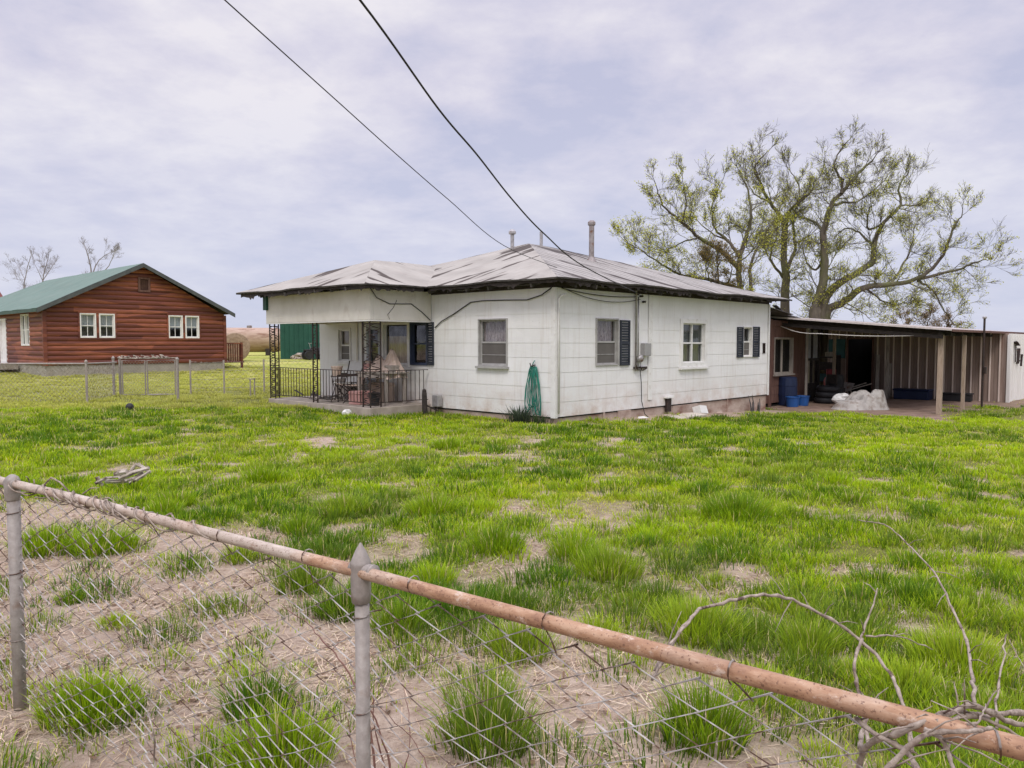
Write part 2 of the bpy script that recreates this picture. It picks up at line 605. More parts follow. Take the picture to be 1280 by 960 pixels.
# clouds on a flat layer: divide by height so that they flatten towards the horizon
mx_ = N(nt, 'ShaderNodeMath', operation='MAXIMUM')
L(nt, sp.outputs[2], mx_.inputs[0])
mx_.inputs[1].default_value = 0.0
ad_ = N(nt, 'ShaderNodeMath', operation='ADD')
L(nt, mx_.outputs[0], ad_.inputs[0])
ad_.inputs[1].default_value = .22
dv = N(nt, 'ShaderNodeVectorMath', operation='DIVIDE')
cb = N(nt, 'ShaderNodeCombineXYZ')
for i in range(3): L(nt, ad_.outputs[0], cb.inputs[i])
L(nt, tc.outputs['Generated'], dv.inputs[0])
L(nt, cb.outputs[0], dv.inputs[1])
cl = noise(nt, dv.outputs[0], 1.35, 7, .55, .25)
cl2 = noise(nt, dv.outputs[0], 4.0, 6, .6, .1)
mm = N(nt, 'ShaderNodeMath', operation='MULTIPLY_ADD')
L(nt, cl2, mm.inputs[0])
mm.inputs[1].default_value = .5
L(nt, cl, mm.inputs[2])
K = 10.0   # background strength is 0.1
ccol = ramp(nt, mm.outputs[0], [(.60, (.515, .525, .68)), (.74, (.65, .63, .745)), (.90, (.81, .78, .83))])
# bluer, clearer band at the horizon
hz = N(nt, 'ShaderNodeMapRange')
hz.inputs[1].default_value = .02
hz.inputs[2].default_value = .30
L(nt, sp.outputs[2], hz.inputs[0])
ccol = mix(nt, ramp(nt, hz.outputs[0], [(0, (.75, .75, .75)), (1, (0, 0, 0))]), ccol, (.57, .605, .76))
# overcast skies are brighter overhead
zb = N(nt, 'ShaderNodeMapRange')
zb.inputs[1].default_value = .42
zb.inputs[2].default_value = .95
zb.inputs[3].default_value = 11.0
zb.inputs[4].default_value = 38.0
L(nt, sp.outputs[2], zb.inputs[0])
sc_ = N(nt, 'ShaderNodeVectorMath', operation='SCALE')
L(nt, ccol, sc_.inputs[0])
L(nt, zb.outputs[0], sc_.inputs['Scale'])
fin = mix(nt, .93, sky.outputs[0], sc_.outputs[0])
L(nt, fin, bg.inputs[0])
bg.inputs[1].default_value = .1

sl = bpy.data.lights.new('sun', 'SUN')
sl.energy = 1.5
sl.angle = R(14)
sl.color = (1, .95, .88)
so = bpy.data.objects.new('sun', sl)
COL.objects.link(so)
sd = Vector((math.sin(SUN_AZ) * math.cos(SUN_EL), math.cos(SUN_AZ) * math.cos(SUN_EL), math.sin(SUN_EL)))
so.rotation_euler = sd.to_track_quat('Z', 'Y').to_euler()
so.location = (0, -10, 30)

scene.view_settings.view_transform = 'Standard'
scene.view_settings.look = 'None'
scene.view_settings.exposure = 0

# ------------------------------------------------------------------ ground masks
def uvw(x, y):
    dx = np.asarray(x) - C0.x
    dy = np.asarray(y) - C0.y
    return dx * UX.x + dy * UX.y, dx * VX.x + dy * VX.y


FD = Vector((1.72, -1.23, 0)).normalized()      # direction of the near fence
FP0 = Vector((-2.12, 3.23, 0))


def fence_side(x, y):
    """signed distance beyond the near fence (positive = yard side)"""
    return (np.asarray(x) - FP0.x) * (-FD.y) * 1 + (np.asarray(y) - FP0.y) * FD.x


def bare(x, y):
    """0 lush .. 1 bare straw"""
    x = np.asarray(x, float); y = np.asarray(y, float)
    d = fence_side(x, y)
    n = fbm(x * .9, y * .9, 5)
    n2 = fbm(x * 2.6, y * 2.6, 9)
    band = ss((2.95 - d + (n - .5) * 2.6) / 1.0) * (1 - .72 * ss((x - .85) / .9))
    band = np.maximum(band, ss((d - -.1) / -.8) * .55)
    spots = ss((n2 - .635) / .07) * .85 + ss((fbm(x * .55, y * .55, 21) - .64) / .08) * .5
    u, v = uvw(x, y)
    wallstrip = ss((v + .75 + (n - .5) * .5) / .3) * ss((u - .9) / 1.0) * ss((10 - u) / .5) * (v < .2)
    return np.clip(np.maximum(np.maximum(band, wallstrip), spots * ss((20 - y) / 8)), 0, 1)


def dirt(x, y):
    u, v = uvw(x, y)
    n = (fbm(np.asarray(x) * .7, np.asarray(y) * .7, 31) - .5) * 1.8
    k = ss((u - 9.6 + n * .7) / .8) * ss((v + 4.5 + n) / .6) * ss((26 - u) / 2) * ss((7 - v) / 2)
    k2 = ss((u - 13.0) / 3) * ss((v + 7.2 + n * 1.6) / 1.8) * ss((40 - u) / 6) * ss((3 - v) / 2)
    return np.clip(np.maximum(k, k2 * .9), 0, 1)


def solid(x, y):
    u, v = uvw(x, y)
    h = (u > -.02) & (u < 9.36) & (v > -.02) & (v < 8.3)
    p = (u > -1.72) & (u < .1) & (v > 3.66) & (v < 8.0)
    s = (u > 9) & (v > .5) & (u < 23)
    return h | p | s


# ground sheet
def spread(a, b, n, p):
    t = np.linspace(-1, 1, n)
    return np.sign(t) * np.abs(t) ** p * (b - a) / 2 + (a + b) / 2


gx = np.concatenate([np.linspace(-900, -40, 26)[:-1], np.linspace(-40, -8, 60)[:-1], np.linspace(-8, 16, 220)[:-1], np.linspace(16, 50, 60)[:-1], np.linspace(50, 900, 26)])
gy = np.concatenate([np.linspace(-30, -2, 10)[:-1], np.linspace(-2, 24, 240)[:-1], np.linspace(24, 70, 80)[:-1], np.linspace(70, 1500, 40)])
X, Y = np.meshgrid(gx, gy)
Z = GN(X, Y)
vv = np.stack([X.ravel(), Y.ravel(), Z.ravel()], 1)
nx, ny = len(gx), len(gy)
i = np.arange(nx * ny).reshape(ny, nx)
q = np.stack([i[:-1, :-1], i[:-1, 1:], i[1:, 1:], i[1:, :-1]], -1).reshape(-1, 4)
gc = np.zeros((nx * ny, 3))
gc[:, 0] = bare(X, Y).ravel()
gc[:, 1] = dirt(X, Y).ravel()
gc[:, 2] = ss((Y.ravel() - 20) / 16)
go = fast_mesh('ground', vv, q.ravel(), np.arange(len(q)) * 4, np.full(len(q), 4), M['ground'], gc, smooth=True)
tag(go, kind='structure')


# ------------------------------------------------------------------ grass
def blades(name, x, y, h, wd, az, lean, col, mat, curl=.5, z0=None, label=None, cat='grass'):
    n = len(x)
    z = (GN(x, y) if z0 is None else z0) - .01
    ca, sa = np.cos(az), np.sin(az)
    # width vector is perpendicular to the lean direction, randomly turned
    tw = nr.uniform(-.9, .9, n)
    wx = np.cos(az + math.pi / 2 + tw) * wd * .5
    wy = np.sin(az + math.pi / 2 + tw) * wd * .5
    P = np.zeros((n, 5, 3), np.float32)
    m1 = lean * h * .35
    m2 = lean * h
    zt = h * np.sqrt(np.clip(1 - (lean * .75) ** 2, .05, 1))
    P[:, 0] = np.stack([x - wx, y - wy, z], 1)
    P[:, 1] = np.stack([x + wx, y + wy, z], 1)
    P[:, 2] = np.stack([x + ca * m1 + wx * .8, y + sa * m1 + wy * .8, z + zt * .6], 1)
    P[:, 3] = np.stack([x + ca * m1 - wx * .8, y + sa * m1 - wy * .8, z + zt * .6], 1)
    P[:, 4] = np.stack([x + ca * m2, y + sa * m2, z + zt * (1 - curl * .0)], 1)
    k = np.arange(n) * 5
    lp = np.stack([k, k + 1, k + 2, k + 3, k + 3, k + 2, k + 4], 1).ravel()
    st = np.stack([np.arange(n) * 7, np.arange(n) * 7 + 4], 1).ravel()
    tt = np.tile([4, 3], n)
    c = np.repeat(col[:, None, :], 5, 1).astype(np.float32)
    c[:, 0:2] *= .36  # blade feet darkened in the tint, shade near the ground painted in
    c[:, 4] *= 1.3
    o = fast_mesh(name, P.reshape(-1, 3), lp, st, tt, mat, c.reshape(-1, 3))
    if label: tag(o, label, cat, kind='stuff')
    return o


def in_view(x, y, m=.16):
    return (y > .7) & (np.abs(x) < (.667 + m) * y + 2.6)


# tuft centres: (x, y, radius, height, darkness)
T = []
# big tufts that the photograph shows one by one in the foreground
for px, py, r, h, dk in ((325, 890, .17, .21, .95), (610, 935, .20, .27, .85), (880, 925, .20, .25, .7), (380, 735, .22, .20, .8), (430, 765, .2, .2, .9),
                         (500, 785, .19, .19, .75), (620, 690, .26, .2, .75), (115, 895, .24, .17, .45), (650, 820, .22, .16, .6), (350, 950, .25, .2, .5),
                         (90, 750, .10, .10, .8), (145, 780, .12, .08, .3), (375, 665, .2, .17, .7), (220, 630, .24, .17, .55), (1010, 815, .17, .2, .6),
                         (920, 645, .36, .2, .75), (760, 720, .28, .2, .55), (745, 800, .16, .12, .2), (870, 790, .3, .18, .4), (60, 690, .3, .2, .6), (130, 690, .28, .2, .6),
                         (720, 700, .25, .2, .6), (1130, 860, .22, .12, .25), (1200, 830, .3, .16, .3), (960, 870, .2, .12, .3), (560, 560, .35, .17, .6), (300, 700, .15, .14, .5),
                         (430, 640, .3, .18, .5), (540, 640, .3, .18, .5), (330, 600, .3, .18, .6), (205, 640, .2, .15, .6), (1080, 850, .15, .1, .2), (540, 730, .2, .14, .4)):
    p = at(px, py, 5)
    d = p - EYE
    t = -1.6 / d.z
    g = EYE + d * t
    T.append((g.x, g.y, r, h, dk, 1.0))
nT = 16500
ty = 1.2 + 44 * nr.random(nT) ** 1.7
tx = (nr.random(nT) * 2 - 1) * (.80 * ty + 2.6)
pb = bare(tx, ty)
keep = (nr.random(nT) > pb * .86) & ~solid(tx, ty) & (nr.random(nT) > dirt(tx, ty))
tx, ty = tx[keep], ty[keep]
nse = fbm(tx * .35, ty * .35, 41)
for a, b_, nn in zip(tx, ty, nse):
    k = nr.random()
    T.append((a, b_, .085 + .16 * k + .004 * b_, .052 + .068 * k * (.5 + 1.0 * nn), np.clip((nn - .42) * 2.2 + k * .6 + nr.normal() * .3, 0, 1), .72))
T = np.array(T)

BX, BY, BH, BW, BA, BL, BC = [], [], [], [], [], [], []
c_lush = np.array((.36, .55, .008))
c_dark = np.array((.068, .170, .010))
c_yel = np.array((.62, .64, .025))
c_dry = np.array((.66, .54, .30))
for (x, y, r, h, dk, dn) in T:
    lod = np.clip(4.2 / max(y, 1.0), .26, 1.0)
    n = int(200 * dn * (r / .2) ** 1.5 * lod * (2.6 if dn == 1.0 else 1.0))
    if n < 4: n = 4
    rr = r * np.sqrt(nr.random(n)) * .8
    th = nr.random(n) * 2 * math.pi
    bx = x + rr * np.cos(th); by = y + rr * np.sin(th)
    e = rr / r
    BX.append(bx); BY.append(by)
    BH.append(h * (1.15 - .5 * e) * nr.uniform(.6, 1.25, n))
    BW.append((.0042 + .0016 * nr.random(n)) / lod ** .85)
    BA.append(th + nr.normal(0, .55, n))
    BL.append(np.clip(.12 + .75 * e * nr.uniform(.4, 1.2, n), 0, 1.05))
    k = np.clip(dk + nr.normal(0, .12, n), 0, 1)[:, None]
    c = c_lush * (1 - k) + c_dark * k
    yk = np.clip((1 - dk) * .45 * nr.random(n) + .10 * nr.normal(size=n), 0, 1)[:, None]
    c = c * (1 - yk) + c_yel * yk
    ol = float(np.clip((fbm(x * .8 + 5, y * .8, 91) - .5) * 2, 0, .2))
    c = c * (1 - ol) + np.array((.27, .29, .07)) * ol
    c = c * (.70 + .46 * e)[:, None]      # shade in a tuft's thick middle is put into the tint
    dd = (nr.random(n) < .05)[:, None]
    c = np.where(dd, c_dry * .9, c)
    if y > 17.5 and x < -3.5:
        c = c * .25 + np.array((.52, .50, .15)) * .75
    BC.append(c * nr.uniform(.8, 1.22, n)[:, None])
# low grass between the tufts
for (y0, y1, cnt, lodw) in ((.9, 4, 110000, 1.0), (4, 9, 240000, 1.25), (9, 19, 210000, 2.3), (19, 48, 90000, 4.8)):
    y = np.sqrt(nr.random(cnt) * (y1 ** 2 - y0 ** 2) + y0 ** 2)
    x = (nr.random(cnt) * 2 - 1) * (.80 * y + 2.4)
    b_ = bare(x, y)
    cl_ = fbm(x * 2.2, y * 2.2, 51)
    ok = (nr.random(cnt) > b_ * .91) & ~solid(x, y) & (nr.random(cnt) > dirt(x, y) * 1.05) & (nr.random(cnt) < .25 + 1.1 * cl_)
    x, y, cl_, b_ = x[ok], y[ok], cl_[ok], b_[ok]
    n = len(x)
    big = fbm(x * .3, y * .3, 41)
    BX.append(x); BY.append(y)
    BH.append((.018 + .045 * cl_ ** 1.3) * nr.uniform(.6, 1.4, n) * (1 + .25 * (lodw > 2)))
    BW.append((.0036 + .0014 * nr.random(n)) * lodw)
    BA.append(nr.random(n) * 6.283)
    BL.append(nr.uniform(.1, .9, n))
    k = np.clip(.12 + nr.normal(0, .18, n) + (big - .5) * 1.0, 0, 1)[:, None]
    yk = np.clip(.46 + nr.normal(0, .25, n) - (big - .5) * 1.2, 0, 1)[:, None]
    c = c_lush * (1 - k) + c_dark * k
    c = c * (1 - yk) + c_yel * yk
    dr = (nr.random(n) < .09 + .3 * b_ + .10 * (y > 20) + .22 * ss((.45 - cl_) / .2))[:, None]
    ol = np.clip((fbm(x * .8 + 5, y * .8, 91) - .48) * 2, 0, .25)[:, None]
    c = c * (1 - ol) + np.array((.42, .42, .10)) * ol
    c = np.where(dr, c_dry, c)
    # the pasture to the left behind the house is drier
    far = (ss((y - 17.5) / 3.5) * ss((-3 - x) / 3))[:, None] * .92
    c = c * (1 - far) + np.array((.56, .52, .17)) * far
    BC.append(c * nr.uniform(.78, 1.22, n)[:, None])
cat_ = np.concatenate
x, y = cat_(BX), cat_(BY)
ok = in_view(x, y) & ~solid(x, y)
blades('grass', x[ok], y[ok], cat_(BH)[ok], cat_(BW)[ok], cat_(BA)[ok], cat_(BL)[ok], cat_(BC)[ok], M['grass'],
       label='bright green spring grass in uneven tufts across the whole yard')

# straw lying on the bare ground
n = 170000
y = np.sqrt(nr.random(n) * (9 ** 2 - .9 ** 2) + .9 ** 2)
x = (nr.random(n) * 2 - 1) * (.80 * y + 2.4)
b_ = bare(x, y)
ok = (nr.random(n) < (b_ * .95 + .06) * np.clip((fbm(x * 2.7, y * 2.7, 95) - .33) * 3.2, .12, 1)) & ~solid(x, y)
x, y = x[ok], y[ok]
n = len(x)
az = nr.random(n) * 6.283
ln = nr.uniform(.03, .13, n)
wd = nr.uniform(.0016, .0042, n)
scrap = nr.random(n) < .09
ln = np.where(scrap, nr.uniform(.012, .04, n), ln)
wd = np.where(scrap, nr.uniform(.008, .02, n), wd)
z = GN(x, y) + nr.uniform(.003, .014, n)
dx, dy = np.cos(az) * ln / 2, np.sin(az) * ln / 2
wx, wy = -np.sin(az) * wd / 2, np.cos(az) * wd / 2
tl = nr.normal(0, .1, n) * ln
P = np.zeros((n, 4, 3), np.float32)
P[:, 0] = np.stack([x - dx - wx, y - dy - wy, z - tl], 1)
P[:, 1] = np.stack([x + dx - wx, y + dy - wy, z + tl], 1)
P[:, 2] = np.stack([x + dx + wx, y + dy + wy, z + tl], 1)
P[:, 3] = np.stack([x - dx + wx, y - dy + wy, z - tl], 1)
pal = np.array(((.72, .56, .43), (.58, .43, .32), (.82, .69, .55), (.34, .22, .155), (.74, .57, .45), (.50, .42, .24)))
c = np.where(scrap[:, None], np.array((.20, .13, .085)), pal[nr.integers(0, 6, n)] * np.array((.88, .89, .86))) * nr.uniform(.75, 1.15, n)[:, None]
tag(fast_mesh('straw_litter', P.reshape(-1, 3), np.arange(n * 4), np.arange(n) * 4, np.full(n, 4), M['straw'], np.repeat(c, 4, 0)),
    'dry tan straw lying on the bare soil by the near fence', 'straw', kind='stuff')


# ------------------------------------------------------------------ wall & window builders
def siding(mb, P, a0f, a1f, z0, z1, course, prof, holes=()):
    rows = []
    z = z0
    while z < z1 - 1e-4:
        for f, d in prof:
            zz = z + f * course
            if zz <= z1 + 1e-6: rows.append((zz, d))
        z += course
    if rows[-1][0] < z1 - 1e-4: rows.append((z1, prof[-1][1]))
    ze = sorted({h[2] for h in holes} | {h[3] for h in holes})
    full = [rows[0]]
    for (za, da), (zb_, db) in zip(rows, rows[1:]):
        for e in ze:
            if za + 1e-4 < e < zb_ - 1e-4:
                full.append((e, da + (db - da) * (e - za) / (zb_ - za)))
        full.append((zb_, db))
    for (za, da), (zb_, db) in zip(full, full[1:]):
        zm = (za + zb_) / 2
        segs = [(None, None)]
        cuts = sorted([(h[0], h[1]) for h in holes if h[2] - 1e-5 < zm < h[3] + 1e-5])
        lo = None
        spans = []
        for c0, c1 in cuts:
            spans.append((lo, c0)); lo = c1
        spans.append((lo, None))
        for s0, s1 in spans:
            A0 = a0f(za) if s0 is None else s0
            A1 = a1f(za) if s1 is None else s1
            B0 = a0f(zb_) if s0 is None else s0
            B1 = a1f(zb_) if s1 is None else s1
            if A1 - A0 < 1e-4 and B1 - B0 < 1e-4: continue
            mb.quad(P(A0, da, za), P(A1, da, za), P(B1, db, zb_), P(B0, db, zb_))


def PV(v0, sgn=-1):      # wall along local x, outward sgn*y
    return lambda a, d, z: (a, v0 + sgn * d, z)


def PU(u0, sgn=-1):      # wall along local y, outward sgn*x
    return lambda a, d, z: (u0 + sgn * d, a, z)


def ring(mb, P, a0, a1, z0, z1, wdt, d0, d1):
    mb.box((a0, d0, z0), (a1, d1, z0 + wdt), P)
    mb.box((a0, d0, z1 - wdt), (a1, d1, z1), P)
    mb.box((a0, d0, z0 + wdt), (a0 + wdt, d1, z1 - wdt), P)
    mb.box((a1 - wdt, d0, z0 + wdt), (a1, d1, z1 - wdt), P)


def window(parent, P, a0, a1, z0, z1, fr=.04, proud=.035, fmat='white_trim', cols=1, low='screen', curtain=None, rail=True, sill=False, off=None, curt_z=None, bars=0, blind=None):
    f = MB()
    ring(f, P, a0, a1, z0, z1, fr, -.10, proud)
    if sill: f.box((a0 - .04, -.02, z0 - .05), (a1 + .04, proud + .05, z0 - .002), P)
    wo = f.build('window', M[fmat], parent, off, bevel=.004)
    b0, b1 = a0 + fr, a1 - fr
    zm = (z0 + z1) / 2
    cw = (b1 - b0) / cols
    s = MB()
    for c in range(cols):
        c0, c1 = b0 + c * cw, b0 + (c + 1) * cw
        ring(s, P, c0 + .001, c1 - .001, z0 + fr + .001, z1 - fr - .001, .028, -.085, -.035)
        if rail: s.box((c0 + .029, -.083, zm - .018), (c1 - .029, -.03, zm + .018), P)
        for b in range(bars):
            q = c0 + (c1 - c0) * (b + 1) / (bars + 1)
            s.box((q - .009, -.08, z0 + fr + .029), (q + .009, -.036, z1 - fr - .029), P)
    s.build('sash', M[fmat], wo, off)
    g = MB()
    g.quad(P(b0, -.065, z0 + fr), P(b1, -.065, z0 + fr), P(b1, -.065, z1 - fr), P(b0, -.065, z1 - fr))
    g.build('pane', M['glass'], wo, off)
    if low:
        g = MB()
        g.quad(P(b0 + .01, -.045, z0 + fr + .01), P(b1 - .01, -.045, z0 + fr + .01), P(b1 - .01, -.045, zm), P(b0 + .01, -.045, zm))
        g.build('insect_screen', M[low], wo, off)
        g = MB()
        g.box((b0 + .02, -.044, z0 + fr + (zm - z0) * .40), (b1 - .02, -.036, z0 + fr + (zm - z0) * .40 + .014), P)
        g.build('screen_bar', M['steel'], wo, off)
    if curtain:
        cz0, cz1 = (zm + .03, z1 - fr) if curt_z is None else curt_z
        cm = MB()
        n = 40
        vs = []
        for r in range(5):
            for k in range(n + 1):
                a = b0 + (b1 - b0) * k / n
                z = cz1 + (cz0 - cz1) * r / 4 - (.02 * abs(math.sin(k * .9)) if r == 4 else 0)
                vs.append(P(a, -.13 + .012 * math.sin(k * 1.15 + r * .2), z))
        fs = [(r * (n + 1) + k, r * (n + 1) + k + 1, (r + 1) * (n + 1) + k + 1, (r + 1) * (n + 1) + k) for r in range(4) for k in range(n)]
        cm.add(vs, fs)
        cm.build('curtain', M[curtain], wo, off, smooth=True)
    return wo


def shutter(parent, P, a0, a1, z0, z1, off=None):
    s = MB()
    ring(s, P, a0, a1, z0, z1, .035, .012, .045)
    zm = (z0 + z1) / 2
    s.box((a0 + .035, .012, zm - .03), (a1 - .035, .043, zm + .03), P)
    nz = 16
    for k in range(nz):
        z = z0 + .04 + (z1 - z0 - .08) * k / nz
        s.box((a0 + .034, .014, z), (a1 - .034, .034, z + (z1 - z0 - .08) / nz * .72), P)
    return s.build('shutter', M['shutter'], parent, off)


# ------------------------------------------------------------------ white house
house = empty('white_house', C0, ANG, 'weathered white single storey house with patched grey hip roof and recessed porch', 'house')
LAP = [(0, .0075), (1, .002)]
ZB, ZT = .13, 2.67
hw = [(1.26, 2.12, 1.10, 2.10), (3.81, 4.42, 1.07, 2.07), (4.49, 5.48, 1.05, 2.08), (6.81, 7.40, 1.08, 1.97), (5.55, 6.14, .2, 2.04)]
hr = [(1.30, 2.10, 1.11, 2.11), (4.60, 5.86, 1.00, 2.17), (7.77, 8.31, 1.20, 2.03), (8.97, 9.12, 1.29, 1.58)]
m = MB(); siding(m, PU(0), lambda z: 0, lambda z: 8.27, ZB, ZT, .292, LAP, hw); wl = m.build('wall', M['siding'], house)
m = MB(); siding(m, PV(0), lambda z: 0, lambda z: 9.34, ZB, ZT, .292, LAP, hr); m.build('wall', M['siding'], house)
m = MB(); siding(m, PV(8.27, 1), lambda z: 0, lambda z: 9.34, ZB, ZT, .292, LAP); m.build('wall', M['siding'], house)
m = MB(); siding(m, PU(9.34, 1), lambda z: 0, lambda z: 8.27, ZB, ZT, .292, LAP); m.build('wall', M['siding'], house)
# inner lining so that the rooms read dark
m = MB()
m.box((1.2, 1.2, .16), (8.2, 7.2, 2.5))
m.build('dark_backing', M['room'], house)
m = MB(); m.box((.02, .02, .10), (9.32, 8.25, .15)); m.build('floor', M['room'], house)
# corner boards
m = MB()
m.box((-.030, -.034, ZB - .02), (-.012 + .0, .075, ZT))
m.box((-.012, -.034, ZB - .02), (.06, -.016, ZT))
m.build('corner_board', M['white_trim'], house, bevel=.003)
m = MB(); m.box((9.27, -.034, ZB - .02), (9.362, -.016, ZT)); m.box((9.345, -.016, ZB - .02), (9.362, .08, ZT)); m.build('corner_board', M['white_trim'], house, bevel=.003)
# foundation, a little uneven
m = MB()
m.box((.03, .03, -.75), (9.31, 8.24, ZB - .005))
for (a, b, hgt, pr) in ((1.6, 1.66, .125, .035), (2.12, 2.6, .12, .05), (4.35, 5.5, .10, .02), (7.0, 7.05, .12, .03)):
    m.box((a, .03 - pr, -.7), (b, .05, hgt))
m.build('foundation', M['foundation'], house, bevel=.012)
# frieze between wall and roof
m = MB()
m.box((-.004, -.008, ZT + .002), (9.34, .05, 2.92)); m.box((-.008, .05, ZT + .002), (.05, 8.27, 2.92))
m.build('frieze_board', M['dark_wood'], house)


# roof slopes
def slope(mb, a, b, c, d, ns, nt_, o_s=0.0):
    """a-b eave (left to right), d-c top; closed thin slab with uv in metres"""
    a, b, c, d = map(Vector, (a, b, c, d))
    e = (b - a)
    el = e.length
    e.normalize()
    n0 = len(mb.v)
    if mb.uv is None: mb.uv = []
    nrm = (b - a).cross(d - a).normalized()
    if nrm.z < 0: nrm = -nrm
    for lay in (0, 1):
        for j in range(nt_ + 1):
            t = j / nt_
            for i_ in range(ns + 1):
                s = i_ / ns
                p = (a * (1 - s) + b * s) * (1 - t) + (d * (1 - s) + c * s) * t
                q = p - a
                us = q.dot(e)
                vt = (q - e * us).length
                edge = min(t, 1 - t) * 4
                k = float(fbm(p.x * 1.1 + 7, p.y * 1.1 + p.z, 61)) - .5
                k2 = float(fbm(us * 2.0 + 3, vt * .6, 67)) - .5
                p = p + Vector((0, 0, 1)) * ((k * .035 + k2 * .022 * (0 if t > .98 else 1)))
                if j == 0: p = p + Vector((0, 0, 1)) * (.016 * math.sin(us * 2.1 + 1) * math.sin(us * .7))
                if lay: p = p - nrm * .035
                mb.v.append(tuple(p))
                mb.uv.append((us + o_s, vt))
    W = ns + 1
    K2 = W * (nt_ + 1)
    for j in range(nt_):
        for i_ in range(ns):
            q = n0 + j * W + i_
            mb.f.append((q, q + 1, q + W + 1, q + W)); mb.mi.append(0)
            q += K2
            mb.f.append((q, q + W, q + W + 1, q + 1)); mb.mi.append(1)
    for i_ in range(ns):
        q = n0 + i_
        mb.f.append((q, q + K2, q + K2 + 1, q + 1)); mb.mi.append(2)


EZ = 2.83
K_, E_, B_, L_ = (-.45, -.45, EZ), (9.85, -.45, EZ - .03), (9.85, 8.72, EZ), (-.45, 8.72, EZ)
A1, A2 = (4.2, 4.5, 4.30), (4.65, 4.5, 4.30)
for nm, qs, mt in (('roof', (K_, E_, A2, A1), 'roof_side'), ('roof', (E_, B_, A2, A2), 'roof_side'), ('roof', (B_, L_, A1, A2), 'roof_side'), ('roof', (L_, K_, A1, A1), 'roof_front')):
    m = MB(); slope(m, *qs, 60, 22); m.build(nm, [M[mt], M['dark_wood'], M['rafter']], house)
W1, W2, W3, W4 = (-2.12, 3.27, EZ - .02), (-2.12, 8.74, EZ + .02), (.05, 5.85, 3.62), (2.15, 5.85, 3.62)
m = MB(); slope(m, W1, (-.45, 3.27, EZ), W4, W3, 30, 14, 20); m.build('porch_roof', [M['roof_front'], M['dark_wood'], M['rafter']], house)
m = MB(); slope(m, W2, W1, W3, W3, 40, 14, 40); m.build('porch_roof', [M['roof_front'], M['dark_wood'], M['rafter']], house)
m = MB(); slope(m, (-.45, 8.74, EZ), W2, W3, W4, 30, 14, 60); m.build('porch_roof', [M['roof_front'], M['dark_wood'], M['rafter']], house)


def rafters(pts, d, mt='rafter'):
    for k, p in enumerate(pts):
        r_ = MB()
        p = Vector(p)
        ln = rng.uniform(.36, .43)
        dz = rng.uniform(-.02, .01)
        r_.bar(p + Vector((0, 0, .045)), p + Vector(d) * ln + Vector((0, 0, -.075 + dz)), .045, .085)
        r_.build('rafter_tail', M[mt], house)


rafters([(u, .04, 2.79) for u in np.arange(.25, 9.3, .61)], (0, -1, 0))
rafters([(.04, v, 2.79) for v in np.arange(.3, 3.6, .61)], (-1, 0, 0))
rafters([(-1.67, v, 2.80) for v in np.arange(4.0, 8.0, .61)], (-1, 0, 0))
rafters([(u, 3.74, 2.80) for u in (-1.4, -.8)], (0, -1, 0))
# torn soffit boards hanging under the eaves
for (a, b, z) in ((.6, 1.5, 2.735), (2.4, 3.6, 2.725), (5.4, 6.3, 2.73), (7.9, 8.8, 2.735)):
    m = MB(); m.bar((a, -.22, z), (b, -.20 + rng.uniform(-.05, .05), z - rng.uniform(0, .02)), .11, .014); m.build('soffit_board', M['rafter'], house)
for (a, b, z) in ((.2, 1.1, 2.74), (1.9, 2.5, 2.72)):
    m = MB(); m.bar((-.2, a, z), (-.22, b, z - .012), .12, .014); m.build('soffit_board', M['rafter'], house)

# ragged dark strips added under the roof edge to deepen the eave shadow
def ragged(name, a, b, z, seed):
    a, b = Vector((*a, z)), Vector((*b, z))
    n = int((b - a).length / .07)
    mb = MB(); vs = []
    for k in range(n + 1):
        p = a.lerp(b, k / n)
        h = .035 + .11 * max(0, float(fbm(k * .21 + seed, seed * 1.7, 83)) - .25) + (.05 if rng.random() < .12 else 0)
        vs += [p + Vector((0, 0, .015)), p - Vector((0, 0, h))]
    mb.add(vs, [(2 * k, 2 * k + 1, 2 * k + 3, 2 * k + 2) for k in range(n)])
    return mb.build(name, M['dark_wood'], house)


ragged('eave_shade_strip', (-.40, -.395), (9.6, -.395), EZ - .035, 1)
ragged('eave_shade_strip', (-.395, -.40), (-.395, 3.3), EZ - .035, 5)
ragged('eave_shade_strip', (-2.06, 3.33), (-2.06, 8.6), EZ - .05, 9)
ragged('eave_shade_strip', (-2.06, 3.33), (-.5, 3.33), EZ - .045, 13)
# windows
window(house, PU(0), 1.26, 2.12, 1.10, 2.10, fr=.03, fmat='alu', curtain='lace', sill=True)
window(house, PV(0), 1.30, 2.10, 1.11, 2.11, fr=.03, fmat='alu', curtain='lace')
shutter(house, PV(0), 2.15, 2.50, 1.10, 2.08)
window(house, PV(0), 4.60, 5.86, 1.00, 2.17, fr=.11, cols=2, low=None, sill=True, bars=0, curtain='grey_drape', curt_z=(1.12, 2.06))
shutter(house, PV(0), 7.44, 7.76, 1.20, 2.01)
window(house, PV(0), 7.77, 8.31, 1.20, 2.03, fr=.03, low='screen')
shutter(house, PV(0), 8.33, 8.72, 1.20, 2.03)
m = MB(); P = PV(0); ring(m, P, 8.97, 9.12, 1.29, 1.58, .02, -.08, .02)
for k in range(5): m.box((8.99, -.03, 1.32 + k * .05), (9.10, .0, 1.335 + k * .05), P)
m.build('wall_vent', M['iron'], house)
